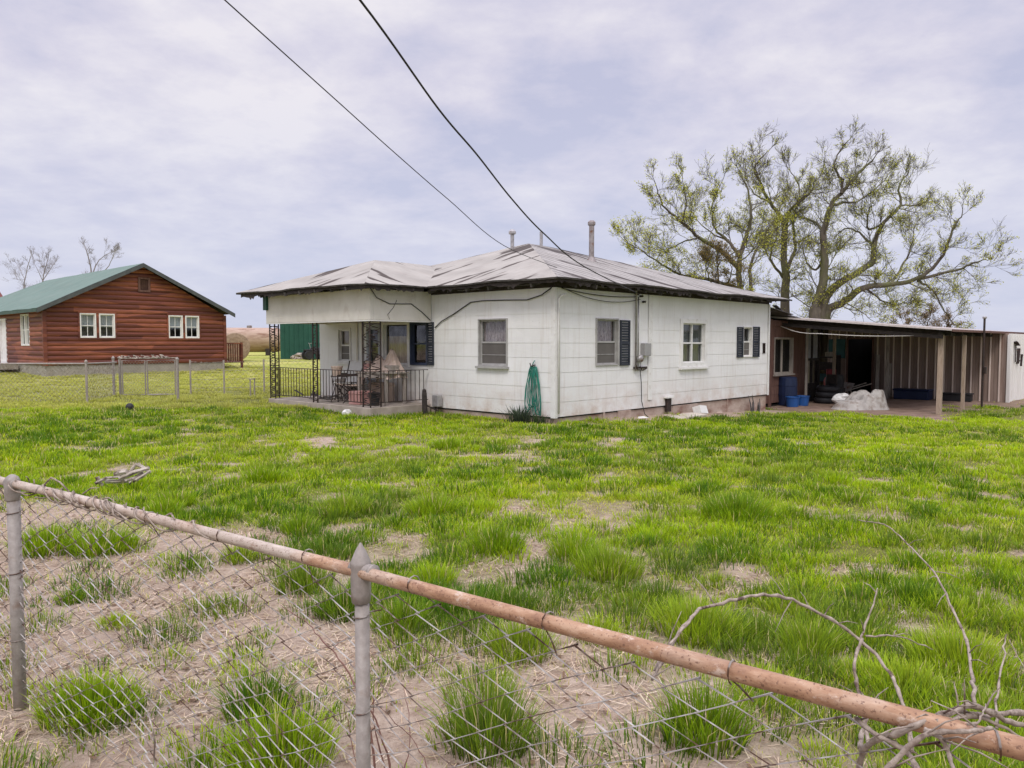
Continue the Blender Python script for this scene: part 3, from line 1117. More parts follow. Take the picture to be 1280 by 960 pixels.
# porch side
P = PU(0)
shutter(house, P, 3.57, 3.80, 1.08, 2.06)
window(house, P, 3.81, 4.42, 1.07, 2.07, fr=.03, fmat='navy', low=None)
m = MB(); m.box((4.425, .0, 1.02), (4.485, .04, 2.1), P); m.build('window_mullion', M['white_trim'], house)
window(house, P, 4.49, 5.48, 1.05, 2.08, fr=.03, fmat='white_trim', low=None, rail=False, curtain='tan_cloth', curt_z=(1.06, 1.75))
window(house, P, 6.81, 7.40, 1.08, 1.97, fr=.05, fmat='white_trim', low='screen', curtain='tan_cloth', sill=True)
# storm door
dr = MB()
ring(dr, P, 5.55, 6.14, .2, 2.04, .07, -.06, .03)
dr.box((5.62, -.05, .27), (6.07, .005, .95), P); dr.box((5.62, -.05, .95), (6.07, .02, 1.02), P)
ring(dr, P, 5.625, 6.065, 1.025, 1.965, .05, -.05, .015)
dob = dr.build('storm_door', surf('blue_grey_door', (.28, .31, .34), (.40, .43, .46), 3, rough=.5, bmp=.1), house, bevel=.004)
m = MB(); m.quad(P(5.67, -.02, 1.07), P(6.02, -.02, 1.07), P(6.02, -.02, 1.92), P(5.67, -.02, 1.92)); m.build('pane', M['glass'], dob)
m = MB(); m.tube([P(5.70, .02, .98), P(5.70, .06, .98), P(5.70, .06, 1.1), P(5.70, .015, 1.1)], .009, 6); m.build('handle', M['steel'], dob)
m = MB()
for v in (6.26, 6.5): m.box((v, .016, .2), (v + .07, .034, 2.1), P)
m.build('wall_batten', M['cream'], house)
m = MB(); m.box((.0, 3.5, .14), (-.02, 3.51, .141)); 

# porch
m = MB(); m.box((-1.70, 3.70, -.35), (-.012, 7.97, .20)); m.build('porch_floor', M['slab'], house, bevel=.015)
m = MB()
m.box((-1.72, 3.66, 2.08), (-1.62, 7.98, 2.74)); m.box((-1.62, 3.66, 2.08), (-.016, 3.76, 2.74)); m.box((-1.62, 7.88, 2.08), (-.016, 7.98, 2.74))
m.build('porch_fascia', M['cream'], house, bevel=.006)
m = MB(); m.box((-1.62, 3.76, 2.10), (-.016, 7.88, 2.12)); m.build('porch_ceiling', surf('tan_ceiling_board', (.25, .19, .15), (.36, .29, .23), 3, sc=(6, 1, 1), bmp=.3), house)
m = MB(); m.box((-1.72, 3.655, 2.052), (-1.60, 7.98, 2.077)); m.box((-1.60, 3.655, 2.052), (-.02, 3.77, 2.077)); m.build('porch_trim', M['white_trim'], house)
m = MB(); m.box((-1.78, 7.86, 2.40), (-1.725, 8.02, 2.82)); m.box((-1.72, 7.985, 2.40), (-1.5, 8.03, 2.82)); m.build('eave_bracket', M['green_metal'], house)
P3 = Vector


def scrolls(mb, p, q, z0, z1):
    """S-scroll filling between two uprights"""
    p, q = Vector(p), Vector(q)
    n = 7
    for k in range(n):
        za = z0 + (z1 - z0) * k / n
        zb_ = z0 + (z1 - z0) * (k + 1) / n
        pts = []
        for j in range(9):
            t = j / 8
            s = .5 + .42 * math.sin(t * 2 * math.pi) * (1 if k % 2 else -1)
            pp = p * (1 - s) + q * s
            pts.append((pp.x, pp.y, za + (zb_ - za) * t))
        mb.tube(pts, .009, 4)


def column(pts):
    mb = MB()
    for a in pts: mb.bar((a[0], a[1], .2), (a[0], a[1], 2.055), .024, .024)
    for a, b in zip(pts, pts[1:]):
        scrolls(mb, (a[0], a[1], 0), (b[0], b[1], 0), 1.0, 2.0)
        scrolls(mb, (a[0], a[1], 0), (b[0], b[1], 0), .25, .95)
        for z in (.25, .97, 1.02, 2.0): mb.bar((a[0], a[1], z), (b[0], b[1], z), .012, .02)
        c = ((a[0] + b[0]) / 2, (a[1] + b[1]) / 2)
    return mb.build('porch_column', M['iron'], house)


def railing(a, b, z0=.30, z1=.98, gap=.115):
    mb = MB()
    a, b = Vector((*a, 0)), Vector((*b, 0))
    for z in (z0, z1): mb.bar(a + P3((0, 0, z)), b + P3((0, 0, z)), .03, .016)
    n = int((b - a).length / gap)
    for k in range(1, n):
        p = a.lerp(b, k / n)
        mb.bar(p + P3((0, 0, z0)), p + P3((0, 0, z1)), .012, .012)
    return mb.build('porch_railing', M['iron'], house)


column([(-1.38, 3.74), (-1.66, 3.74), (-1.66, 4.0)])
column([(-1.66, 5.78), (-1.66, 5.96)])
column([(-1.66, 7.68), (-1.66, 7.92), (-1.42, 7.92)])
railing((-1.66, 3.98), (-1.66, 5.78)); railing((-1.66, 5.96), (-1.66, 7.68)); railing((-1.42, 3.74), (-.06, 3.74))

# roof pipes
m = MB(); m.tube([(4.4, 2.5, 3.5), (4.4, 2.5, 4.62)], .068, 12); m.lathe([(.09, 4.60), (.10, 4.63), (.10, 4.68), (.06, 4.72)], (4.4, 2.5, 0), 12); m.lathe([(.14, 3.66), (.09, 3.76), (.072, 3.80)], (4.4, 2.5, 0), 12)
m.build('stove_pipe', M['rust_pipe'], house, smooth=False)
m = MB(); m.tube([(3.6, 4.55, 3.95), (3.6, 4.55, 4.50)], .05, 10); m.lathe([(.05, 4.48), (.10, 4.50), (.10, 4.56), (.05, 4.62)], (3.6, 4.55, 0), 12); m.build('vent_pipe', M['steel'], house)
m = MB(); m.tube([(5.0, 4.75, 4.1), (5.0, 4.75, 4.72)], .045, 10); m.build('vent_pipe', M['steel'], house)

# electric service on the right-hand wall
P = PV(0)
m = MB(); m.tube([P(2.70, .05, .98), P(2.70, .05, 2.76), P(2.70, .09, 2.80)], .022, 8); m.tube([P(2.80, .045, 1.05), P(2.80, .045, 2.6)], .016, 8)
m.build('service_conduit', M['steel'], house, smooth=True)
m = MB(); m.box((2.94, .015, 1.30), (3.20, .13, 1.58), P); mt = m.build('meter_box', surf('grey_meter_box', (.27, .265, .26), (.36, .35, .34), 4, rough=.5, bmp=.1), house, bevel=.01)
m = MB(); m.lathe([(.085, 0), (.085, -.05), (.075, -.085), (.03, -.09)], (2.86, -.02, 1.24), 14, 'y'); m.build('electric_meter', M['steel'], house, smooth=True)
m = MB(); m.box((2.66, .015, 1.02), (3.16, .05, 1.06), P); m.tube([P(2.70, .06, 1.25), P(2.64, .1, 1.12), P(2.72, .08, 1.0), P(2.95, .07, .98), P(3.12, .06, 1.02)], .013, 6)
m.tube([P(2.86, .06, 1.18), P(2.80, .1, 1.06), P(2.9, .08, .99)], .011, 6); m.build('meter_bracket', M['iron'], house)
m = MB(); m.tube([P(2.86, .06, 1.0), P(2.90, .07, .7), P(2.93, .06, .3), P(3.0, .1, 0), P(3.10, .22, -.13)], .010, 6); m.build('ground_cable', M['cable'], house, smooth=True)
m = MB(); m.box((3.24, .013, .30), (3.40, .032, 2.67), P); m.build('wall_board', M['white_trim'], house)
m = MB(); m.tube([P(.06, .06, .2), P(.06, .06, 2.45), P(.10, .10, 2.52), P(.20, .12, 2.53)], .02, 8); m.build('corner_conduit', M['white_trim'], house, smooth=True)
# crawl space vent
m = MB(); m.box((3.92, .012, .30), (4.22, .10, .35), P); cv = m.build('vent_hood', M['white_trim'], house, bevel=.004)
m = MB(); m.box((3.98, .005, -.02), (4.17, .06, .298), P); m.build('crawl_vent', M['iron'], house)
# insulators near the eave
for a, z in ((2.74, 2.66), (2.90, 2.62), (3.0, 2.5)):
    m = MB(); m.lathe([(.02, 0), (.028, -.03), (.016, -.05), (.028, -.07), (.012, -.09)], P(a, .012, z), 8, 'y'); m.build('insulator', M['iron'], house)


def sag(a, b, s, n=12):
    a, b = Vector(a), Vector(b)
    return [a.lerp(b, k / n) - Vector((0, 0, 4 * s * (k / n) * (1 - k / n))) for k in range(n + 1)]


# cables across the walls
P = PU(0)
m = MB(); m.tube([P(.05, .04, 2.66), P(.3, .05, 2.53), P(.7, .03, 2.45), P(1.3, .025, 2.47), P(2.0, .025, 2.48), P(2.35, .025, 2.46), P(2.9, .025, 2.22), P(3.3, .03, 2.07), P(3.52, .03, 1.93)], .011, 6)
m.build('wall_cable', M['cable'], house, smooth=True)
m = MB(); m.tube([(-1.74, 3.64, 2.78), (-1.55, 3.63, 2.55), (-1.2, 3.64, 2.43), (-.85, 3.645, 2.44), (-.6, 3.645, 2.45), (-.3, 3.645, 2.28), (-.05, 3.645, 2.10)], .009, 6); m.build('wall_cable', M['cable'], house, smooth=True)
m = MB(); m.tube([(-1.0, 3.648, 2.52), (-1.1, 3.648, 2.35), (-1.25, 3.648, 2.2), (-1.2, 3.648, 2.1)], .005, 5); m.build('wall_cable', M['cable'], house, smooth=True)
P = PV(0)
m = MB(); m.tube(sag(P(.15, .05, 2.66), P(2.7, .06, 2.6), .06), .009, 6); m.tube(sag(P(.3, .05, 2.64), P(2.85, .06, 2.55), .14), .007, 6); m.build('wall_cable', M['cable'], house, smooth=True)

# ------------------------------------------------------------------ things by the white house
# garden hose hanging in long loops
hb = empty('garden_hose', H(0, .5, G(*H(0, .5)[:2])), ANG, 'teal green garden hose hanging in long loops on the white wall', 'hose')
off = (0, .5, G(*H(0, .5)[:2]))
m = MB()
for k in range(8):
    s = (k - 3.5) / 3.5
    w0 = .10 + .02 * rng.random()
    w1 = .06 + .27 * rng.random()
    c0 = .5 + s * .05
    c1 = .5 + s * .17
    zb_ = .16 + rng.uniform(-.05, .16)
    pts = []
    for j in range(25):
        t = j / 24 * 2 * math.pi
        q = .5 - .5 * math.cos(t)
        cc = c0 * (1 - q) + c1 * q
        ww = w0 * (1 - q) + w1 * q
        pts.append((-.035 - .012 * k * .5 - .02 * rng.random(), cc + ww * .5 * math.sin(t), 1.12 + .03 * rng.random() * 0 - (1.12 - zb_) * q))
    m.tube(pts, .0092, 6, cap=False)
m.tube([(-.05, .55, 1.1), (-.06, .5, 1.2), (-.03, .49, 1.24)], .0105, 6)
m.build('hose_loop', M['hose'], hb, off, smooth=True)
m = MB(); m.tube([(-.005, .5, 1.15), (-.14, .5, 1.13), (-.16, .5, 1.19)], .012, 6); m.build('hose_hook', M['iron'], hb, off)


def spiky(name, loc, n, hmin, hmax, wd, cols, label, cat):
    e_ = empty(name, loc, 0, label, cat)
    x = nr.normal(0, .10, n); y = nr.normal(0, .10, n)
    k = np.arctan2(y, x)
    h = nr.uniform(hmin, hmax, n)
    c = np.array(cols)[nr.integers(0, len(cols), n)] * nr.uniform(.8, 1.2, n)[:, None]
    o = blades('leaf_blades', x, y, h, np.full(n, wd), k + nr.normal(0, .4, n), nr.uniform(.1, .8, n), c, M['grass'], z0=np.full(n, .0))
    o.parent = e_
    return e_


p = H(-.22, .72); p.z = G(p.x, p.y)
spiky('spiky_plant', p, 260, .2, .42, .016, ((.07, .10, .075), (.10, .13, .10), (.055, .075, .06)), 'blue green spiky plant below the hanging garden hose', 'plant')
p = H(-.16, .25); p.z = G(p.x, p.y)
spiky('dark_weed', p, 120, .12, .26, .012, ((.05, .09, .04), (.08, .10, .05)), 'dark weed at the house corner beside the spiky plant', 'plant')


def lump(name, mat, loc, sx, sy, sz, seed, label, cat, n=14, rough=.35, rz=0, group=None):
    mb = MB()
    vs = []
    r_ = random.Random(seed)
    for j in range(n + 1):
        ph = math.pi * j / n / 1.0
        for k in range(2 * n):
            th = math.pi * k / n
            rr = 1 + rough * (float(fbm(math.cos(th) * math.sin(ph) * 1.7 + seed, math.sin(th) * math.sin(ph) * 1.7 + math.cos(ph) * 1.9, seed)) - .5) * 2
            vs.append((sx * rr * math.sin(ph) * math.cos(th), sy * rr * math.sin(ph) * math.sin(th), sz * (rr * math.cos(ph))))
    W = 2 * n
    fs = [(j * W + k, (j + 1) * W + k, (j + 1) * W + (k + 1) % W, j * W + (k + 1) % W) for j in range(n) for k in range(W)]
    mb.add(vs, fs)
    o = mb.build(name, mat, smooth=False)
    o.location = loc
    o.rotation_euler = (0, 0, rz)
    tag(o, label, cat, group)
    return o


# slab, block and rubble along the right-hand wall
p = H(4.0, -.55); gz = G(p.x, p.y)
m = MB()
m.box((-.62, -.2, 0), (.62, .2, .06)); m.box((-.3, .2, .0), (.45, .27, .045))
o = m.build('concrete_slab', M['concrete'], bevel=.015); o.location = (p.x, p.y, gz + .0); o.rotation_euler = (R(2), R(-1), ANG + .03); tag(o, 'flat pale concrete slab lying on the soil below the house wall', 'slab')
p = H(5.05, -.22); gz = G(p.x, p.y)
m = MB()
m.box((-.2, -.10, 0), (.2, .10, .05)); m.box((-.2, -.10, .15), (.2, .10, .2)); m.box((-.2, -.10, .05), (-.15, .10, .15)); m.box((-.03, -.10, .05), (.03, .10, .15)); m.box((.15, -.10, .05), (.2, .10, .15))
m.box((-.19, .05, .05), (.19, .06, .15))
o = m.build('cinder_block', M['white_trim'], bevel=.01); o.location = (p.x, p.y, gz + .02); o.rotation_euler = (R(70), R(6), ANG + .1); o.location.z += .08; tag(o, 'white cinder block tilted against the foundation of the white house', 'block')
for k, (u, v, s, lb) in enumerate(((3.55, -.3, .10, 'small reddish stone nearest the ground cable'), (3.8, -.25, .08, 'small dark stone behind the concrete slab'), (4.6, -.18, .11, 'brown stone beside the tilted cinder block'), (6.2, -.2, .09, 'brown stone at the foundation under the double window'))):
    p = H(u, v)
    lump('stone', M['foundation'], (p.x, p.y, G(p.x, p.y) + .02), s, s * .7, s * .5, 90 + k, lb, 'stone', 8)
p = H(2.35, -.5)
m = MB(); m.add([(-.12, -.08, .035), (.1, -.09, .05), (.13, .07, .03), (-.1, .09, .055), (0, 0, .075)], [(0, 1, 4), (1, 2, 4), (2, 3, 4), (3, 0, 4)]); o = m.build('paper_scrap', M['white_trim']); o.location = (p.x, p.y, G(p.x, p.y) + .01); tag(o, 'white paper scrap in the grass in front of the meter', 'litter')
# broken branches at the far end of the wall
p = H(8.15, -.25); gz = G(p.x, p.y)
m = MB(); r_ = random.Random(4)
for k in range(9):
    a = Vector((r_.uniform(-.3, .3), r_.uniform(-.1, .1), .0)); b = a + Vector((r_.uniform(-.3, .3), r_.uniform(-.1, .15), r_.uniform(.2, .5)))
    m.tube([a, a.lerp(b, .5) + Vector((.04, 0, 0)), b], [.025, .018, .008], 5)
o = m.build('broken_branches', M['rafter']); o.location = (p.x, p.y, gz); o.rotation_euler.z = ANG; tag(o, 'dark broken branches leaning on the foundation under the shuttered window', 'branches')

# small utility pedestal and stump by the porch
p = H(-.12, 3.35); gz = G(p.x, p.y)
e_ = empty('meter_pedestal', (p.x, p.y, gz), ANG, 'small grey gas meter pedestal beside the porch', 'meter')
m = MB(); m.box((-.07, -.10, .16), (.07, .10, .42)); m.build('meter_case', M['steel'], e_, bevel=.015)
m = MB(); m.tube([(0, -.05, -.05), (0, -.05, .2)], .018, 8); m.tube([(0, .05, -.05), (0, .05, .2)], .018, 8); m.build('meter_pipe', M['iron'], e_)
p = H(-.42, 3.42); gz = G(p.x, p.y)
m = MB(); m.lathe([(.07, -.05), (.065, .2), (.06, .45), (.045, .56), (.02, .58)], (0, 0, 0), 8); m.bar((.05, -.02, .2), (.4, -.2, 0), .03, .03)
o = m.build('wood_stump', M['dark_wood']); o.location = (p.x, p.y, gz); o.rotation_euler = (R(4), R(-3), .5); tag(o, 'dark rotten post stump next to the porch corner', 'stump')

# porch contents (floor at z=.2 in house coordinates)
FZ = .2
e_ = empty('porch_table', H(-.75, 4.55, FZ), ANG, 'weathered wooden table on the porch with a cloth and boxes on it', 'table')
m = MB()
for k in range(5): m.box((-.32 + k * .13, -.6, .70), (-.32 + k * .13 + .122, .6, .735))
m.build('table_top', M['grey_wood'], e_, bevel=.004)
for sx in (-1, 1):
    for sy in (-1, 1):
        m = MB(); m.bar((sx * .26, sy * .5, .0), (sx * .26, sy * .5, .699), .06, .06); m.build('leg', M['grey_wood'], e_)
m = MB(); m.box((-.28, -.5, .60), (.28, -.48, .698)); m.box((-.28, .48, .60), (.28, .5, .698)); m.box((-.3, -.48, .6), (-.28, .48, .698)); m.build('apron', M['grey_wood'], e_)


def cloth(name, loc, w_, d_, hz_, mat, label, cat, seed):
    mb = MB(); n = 22
    vs = []
    for j in range(n + 1):
        for k in range(n + 1):
            a = (k / n - .5) * 2; b = (j / n - .5) * 2
            r_ = max(abs(a), abs(b))
            peak = math.exp(-((a - .2) ** 2 * 3 + (b + .45) ** 2 * 9)) * hz_ + math.exp(-((a) ** 2 * 3 + (b - .35) ** 2 * 7)) * hz_ * .7
            fold = .05 * math.sin(7 * math.atan2(b, a) + seed) * r_
            vs.append((a * d_ / 2 + fold * .3, b * w_ / 2 + fold, peak + .012 + .03 * (float(fbm(a * 3 + seed, b * 3, seed)) - .2) - (max(0, r_ - .8) * .9)))
    mb.add(vs, [(j * (n + 1) + k, j * (n + 1) + k + 1, (j + 1) * (n + 1) + k + 1, (j + 1) * (n + 1) + k) for j in range(n) for k in range(n)])
    o = mb.build(name, M[mat], smooth=True); o.location = loc; o.rotation_euler.z = ANG
    tag(o, label, cat); return o


cloth('tan_cloth', H(-.72, 4.5, FZ + .74), 1.0, .6, .5, 'tan_cloth', 'crumpled tan cloth heaped on the porch table', 'cloth', 3)
for k, (dv, w_, h_, mt_, lb) in enumerate(((.42, .2, .16, 'pink', 'pinkish box at the left end of the porch table'), (-.42, .22, .14, 'grey_wood', 'grey wooden box at the right end of the porch table'))):
    m = MB(); m.box((-.12, -w_ / 2, 0), (.12, w_ / 2, h_)); m.box((-.125, -w_ / 2 - .005, h_ * .75), (.125, w_ / 2 + .005, h_ + .01)); o = m.build('box', M[mt_], bevel=.006); o.location = H(-.78, 4.55 + dv, FZ + .736); o.rotation_euler.z = ANG + .1; tag(o, lb, 'box')


def lawn_chair(loc, rz, label, mat):
    e_ = empty('lawn_chair', loc, rz, label, 'chair', 'old chairs on the porch')
    for s in (-1, 1):
        m = MB(); m.tube([(s * .25, -.25, 0), (s * .25, .22, .42), (s * .25, .42, .95)], .013, 6); m.build('side_frame', M['iron'], e_)
        m = MB(); m.tube([(s * .25, .28, 0), (s * .25, -.24, .44), (s * .25, -.24, .62)], .013, 6); m.build('leg', M['iron'], e_)
        m = MB(); m.tube([(s * .25, -.26, .62), (s * .25, 0, .64), (s * .25, .3, .63)], .02, 6); m.build('arm_rest', M['iron'], e_)
    m = MB(); m.add([(-.25, -.25, .42), (.25, -.25, .42), (.25, 0, .39), (-.25, 0, .39), (.25, .22, .41), (-.25, .22, .41)], [(0, 1, 2, 3), (3, 2, 4, 5)]); m.tube([(-.25, -.25, .43), (.25, -.25, .43)], .012, 6); m.build('seat', M[mat], e_)
    m = MB(); m.add([(-.24, .22, .43), (.24, .22, .43), (.24, .33, .68), (-.24, .33, .68), (.24, .42, .93), (-.24, .42, .93)], [(0, 1, 2, 3), (3, 2, 4, 5)]); m.tube([(-.25, .42, .95), (.25, .42, .95)], .013, 6); m.build('backrest', M[mat], e_)
    return e_


lawn_chair(H(-1.05, 5.35, FZ), ANG - R(110), 'folding lawn chair with tan webbing behind the porch corner column', 'tan_cloth')
lawn_chair(H(-.7, 5.95, FZ), ANG - R(70), 'folding lawn chair with white webbing in front of the storm door', 'white_trim')
p = H(-1.25, 4.15, FZ)
m = MB(); m.lathe([(.10, 0), (.13, .26), (.14, .27), (.14, .29), (.12, .285), (.095, .03)], (0, 0, 0), 14); o = m.build('bucket', M['black_plastic'], smooth=False); o.location = p; tag(o, 'small black bucket on the porch floor behind the right railing', 'bucket')
r_ = random.Random(5)
m = MB()
for k in range(16):
    a = Vector((r_.uniform(-.25, .25), r_.uniform(-1.0, 1.0), r_.uniform(.02, .12))); th = r_.uniform(1.0, 2.1) * r_.choice((-1, 1)); l = r_.uniform(.25, .8)
    m.bar(a, a + Vector((math.cos(th) * l * .3, math.sin(th) * l * .5, r_.uniform(-.02, .12))), r_.uniform(.03, .09), .025)
o = m.build('scrap_lumber', [M['rafter']]); o.location = H(-1.15, 6.5, FZ); o.rotation_euler.z = ANG; tag(o, 'pile of dark scrap lumber on the porch floor behind the front railing', 'lumber')
p = H(-1.95, 4.2); lump('stone', M['white_trim'], (p.x, p.y, G(p.x, p.y) + .06), .10, .12, .08, 71, 'pale stone in the grass in front of the porch corner', 'stone', 8)

for k, (u, v, w_, h_, mt_, lb) in enumerate(((-.35, 5.1, .5, .45, 'tan_cloth', 'tan cushion bundle on the porch floor beside the table'), (-1.2, 4.75, .35, .3, 'pink', 'pinkish crate on the porch floor under the table'), (-.4, 6.45, .4, .5, 'grey_wood', 'grey wooden box against the porch wall by the small window'))):
    m = MB(); m.box((-.2, -w_ / 2, 0), (.2, w_ / 2, h_)); m.box((-.215, -w_ / 2 - .015, h_ * .8), (.215, w_ / 2 + .015, h_ * .88))
    o = m.build(('cushion', 'crate', 'box')[k], M[mt_], bevel=.03); o.location = H(u, v, FZ); o.rotation_euler.z = ANG + .15 * k; tag(o, lb, ('cushion', 'crate', 'box')[k])
e_ = empty('plant_stand', H(-1.15, 5.75, FZ), ANG, 'thin iron plant stand with a pale pot by the middle porch column', 'stand')
m = MB()
for a in (0, 2.1, 4.2): m.tube([(.16 * math.cos(a), .16 * math.sin(a), 0), (.07 * math.cos(a), .07 * math.sin(a), .3), (.14 * math.cos(a), .14 * math.sin(a), .62)], .011, 5)
m.tube([(.14 * math.cos(t), .14 * math.sin(t), .6) for t in np.linspace(0, 6.283, 16)], .011, 5); m.build('stand_frame', M['iron'], e_)
m = MB(); m.lathe([(.09, .60), (.13, .80), (.14, .81), (.14, .84), (.12, .835)], (0, 0, 0), 14); m.build('pot', M['tan_cloth'], e_)
# ------------------------------------------------------------------ annex, carport and shed on the right
GZ = -.34
off = (12.0, 2.6, GZ)
ann = empty('back_annex', H(*off), ANG, 'dark brown board annex with a white framed window behind the house end', 'annex')
P = PV(.6)
m = MB()
hl = [(11.0, 12.35, .62, 1.75)]
siding(m, P, lambda z: 9.36, lambda z: 13.3, GZ + .1, 2.28, .26, [(0, .012), (1, .002)], hl)
m.build('wall', M['brown_board'], ann, off)
m = MB(); m.box((10.62, .55, GZ), (10.78, .585, 2.3)); m.box((9.5, .56, 2.1), (13.2, .585, 2.25)); m.build('corner_board', M['brown_board'], ann, off)
window(ann, P, 11.0, 12.35, .62, 1.75, fr=.03, fmat='grey_wood', cols=2, low=None, sill=True, off=off, rail=False)
m = MB(); m.box((10.9, .76, GZ + .05), (12.6, .80, 2.2)); m.build('dark_backing', M['room'], ann, off)  # near-black panel added behind the window so the inside looks unlit
m = MB(); m.box((9.36, 3.5, GZ), (14.5, 3.56, 2.3)); m.box((14.5, 2.0, GZ), (14.56, 3.5, 2.3)); m.build('back_wall', M['brown_board'], ann, off)
m = MB()
for a in (13.33, 13.9, 14.5): m.box((a, .6, GZ), (a + .06, .68, 2.28))
m.box((13.33, .61, 1.0), (14.5, .66, 1.06)); m.box((13.33, .61, 2.2), (14.5, .66, 2.28)); m.box((13.39, .62, GZ), (14.5, .65, .25))
m.build('screen_frame', M['dark_wood'], ann, off)
for a in (13.42, 13.97):
    m = MB(); m.quad((a, .64, 1.08), (a + .45, .64, 1.08), (a + .45, .64, 2.0), (a, .64, 2.0)); m.build('cloudy_panel', surf('cloudy_plastic', (.20, .20, .23), (.38, .38, .42), 3, bmp=0), ann, off)
m = MB()
m.box((9.30, .2, 2.50), (10.4, 3.6, 2.54)); m.add([(10.4, .25, 2.54), (12.2, .3, 2.36), (12.2, 3.6, 2.36), (10.4, 3.6, 2.54), (10.4, .25, 2.50), (12.2, .3, 2.32), (12.2, 3.6, 2.32), (10.4, 3.6, 2.50)], [(0, 1, 2, 3), (4, 7, 6, 5), (0, 4, 5, 1)])
m.bar((9.4, .12, 2.60), (11.2, .2, 2.44), .2, .02); m.bar((9.8, .05, 2.66), (10.9, .3, 2.50), .12, .02)
m.build('annex_roof', M['rafter'], ann, off)
m = MB(); m.box((9.36, .61, GZ), (14.56, 3.5, GZ + .03)); m.build('floor', M['room'], ann, off)

# carport
CP = (12.5, -1.5, GZ)
cp = empty('carport', H(*CP), ANG, 'long low carport with a rusty tin roof on bare wood posts', 'carport')


def rz_(v): return 1.93 + (v + 4.1) * .089


m = MB()
n = 150
vs = []
for k in range(n + 1):
    v = -4.12 + k * (4.12 + 3.6) / n
    for u in (11.35, 22.6):
        vs.append((u, v, rz_(v) + .018 * math.sin(k * 2.1)))
m.add(vs, [(2 * k, 2 * k + 1, 2 * k + 3, 2 * k + 2) for k in range(n)])
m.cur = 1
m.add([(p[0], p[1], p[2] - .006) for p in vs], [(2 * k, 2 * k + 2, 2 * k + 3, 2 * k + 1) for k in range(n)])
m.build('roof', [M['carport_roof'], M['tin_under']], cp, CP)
m = MB()
m.add([(11.33, -4.15, rz_(-4.15) - .015), (11.33, 3.6, rz_(3.6) - .015), (11.33, 3.6, rz_(3.6) + .035), (11.33, -4.15, rz_(-4.15) + .035), (11.30, -4.15, rz_(-4.15) - .015), (11.30, 3.6, rz_(3.6) - .015), (11.30, 3.6, rz_(3.6) + .035), (11.30, -4.15, rz_(-4.15) + .035)],
      [(0, 1, 2, 3), (7, 6, 5, 4), (3, 2, 6, 7), (0, 4, 5, 1), (0, 3, 7, 4)])
m.build('edge_board', surf('faded_edge_board', (.46, .40, .37), (.64, .58, .54), 4, sc=(1, 3, 1), bmp=.2), cp, CP)
m = MB(); m.box((11.35, -4.16, 1.885), (22.6, -4.13, 1.95)); m.build('edge_board', M['brown_board'], cp, CP)
for u in np.arange(11.9, 17.4, 1.1):
    m = MB(); m.bar((u, -4.0, rz_(-4.0) - .10), (u, 3.5, rz_(3.5) - .10), .05, .12); m.build('rafter', M['dark_wood'], cp, CP)
m = MB(); m.box((11.5, -3.85, 1.78), (17.4, -3.78, 1.86)); m.build('beam', M['dark_wood'], cp, CP)
m = MB(); m.bar((11.5, -3.9, rz_(-3.9) - .2), (11.5, .9, rz_(.9) - .2), .05, .10); m.build('beam', M['dark_wood'], cp, CP)


def post(u, v, w_, mat, z1=None, parent=cp, o_=CP, rnd=False):
    p = H(u, v); g = G(p.x, p.y) - .12
    z1 = rz_(v) - .05 if z1 is None else z1
    m = MB()
    if rnd:
        m.tube([(u, v, g), (u + .01, v, (g + z1) / 2), (u, v, z1)], w_ / 2, 8)
    else:
        m.bar((u, v, g), (u + .015, v, z1), w_, w_)
    return m.build('post', M[mat], parent, o_)


post(11.7, -3.80, .12, 'wood_post', 1.80)
post(13.5, -3.95, .085, 'wood_post', 1.80)
post(12.6, .25, .06, 'grey_wood')
post(16.6, -.9, .09, 'grey_wood')
post(15.0, .3, .08, 'wood_post')
p = H(14.36, -4.25)
e_ = empty('mast_pipe', (p.x, p.y, G(p.x, p.y)), ANG, 'thin dark pipe mast rising through the carport roof edge', 'pipe')
m = MB(); m.tube([(0, 0, -.1), (0, 0, 2.62)], .03, 8); m.build('pipe', M['iron'], e_)
m = MB(); m.box((-.06, -.09, 1.02), (.06, -.02, 1.22)); m.build('switch_box', M['iron'], e_, bevel=.01)
m = MB(); m.lathe([(.035, 2.62), (.06, 2.64), (.06, 2.68), (.03, 2.70)], (0, 0, 0), 8); m.build('pipe_cap', M['steel'], e_)

# clothesline rope under the roof edge
m = MB()
a, b, c = H(11.42, .7, 2.15), H(11.42, -.6, 1.86), H(11.5, -3.7, 1.80)
pts = [a.lerp(b, t) - Vector((0, 0, .09 * math.sin(math.pi * t))) for t in np.linspace(0, 1, 8)] + [b.lerp(c, t) - Vector((0, 0, .05 * math.sin(math.pi * t))) for t in np.linspace(.1, 1, 12)]
m.tube(pts, .012, 6)
o = m.build('white_rope', M['white_rope'], smooth=True); tag(o, 'white rope sagging along the open front of the carport', 'rope')

# shed with ribbed tin walls
SH = (19.8, -1.4, GZ)
sh = empty('tin_shed', H(*SH), ANG, 'tan ribbed tin shed with a dark doorway under the carport roof', 'shed')


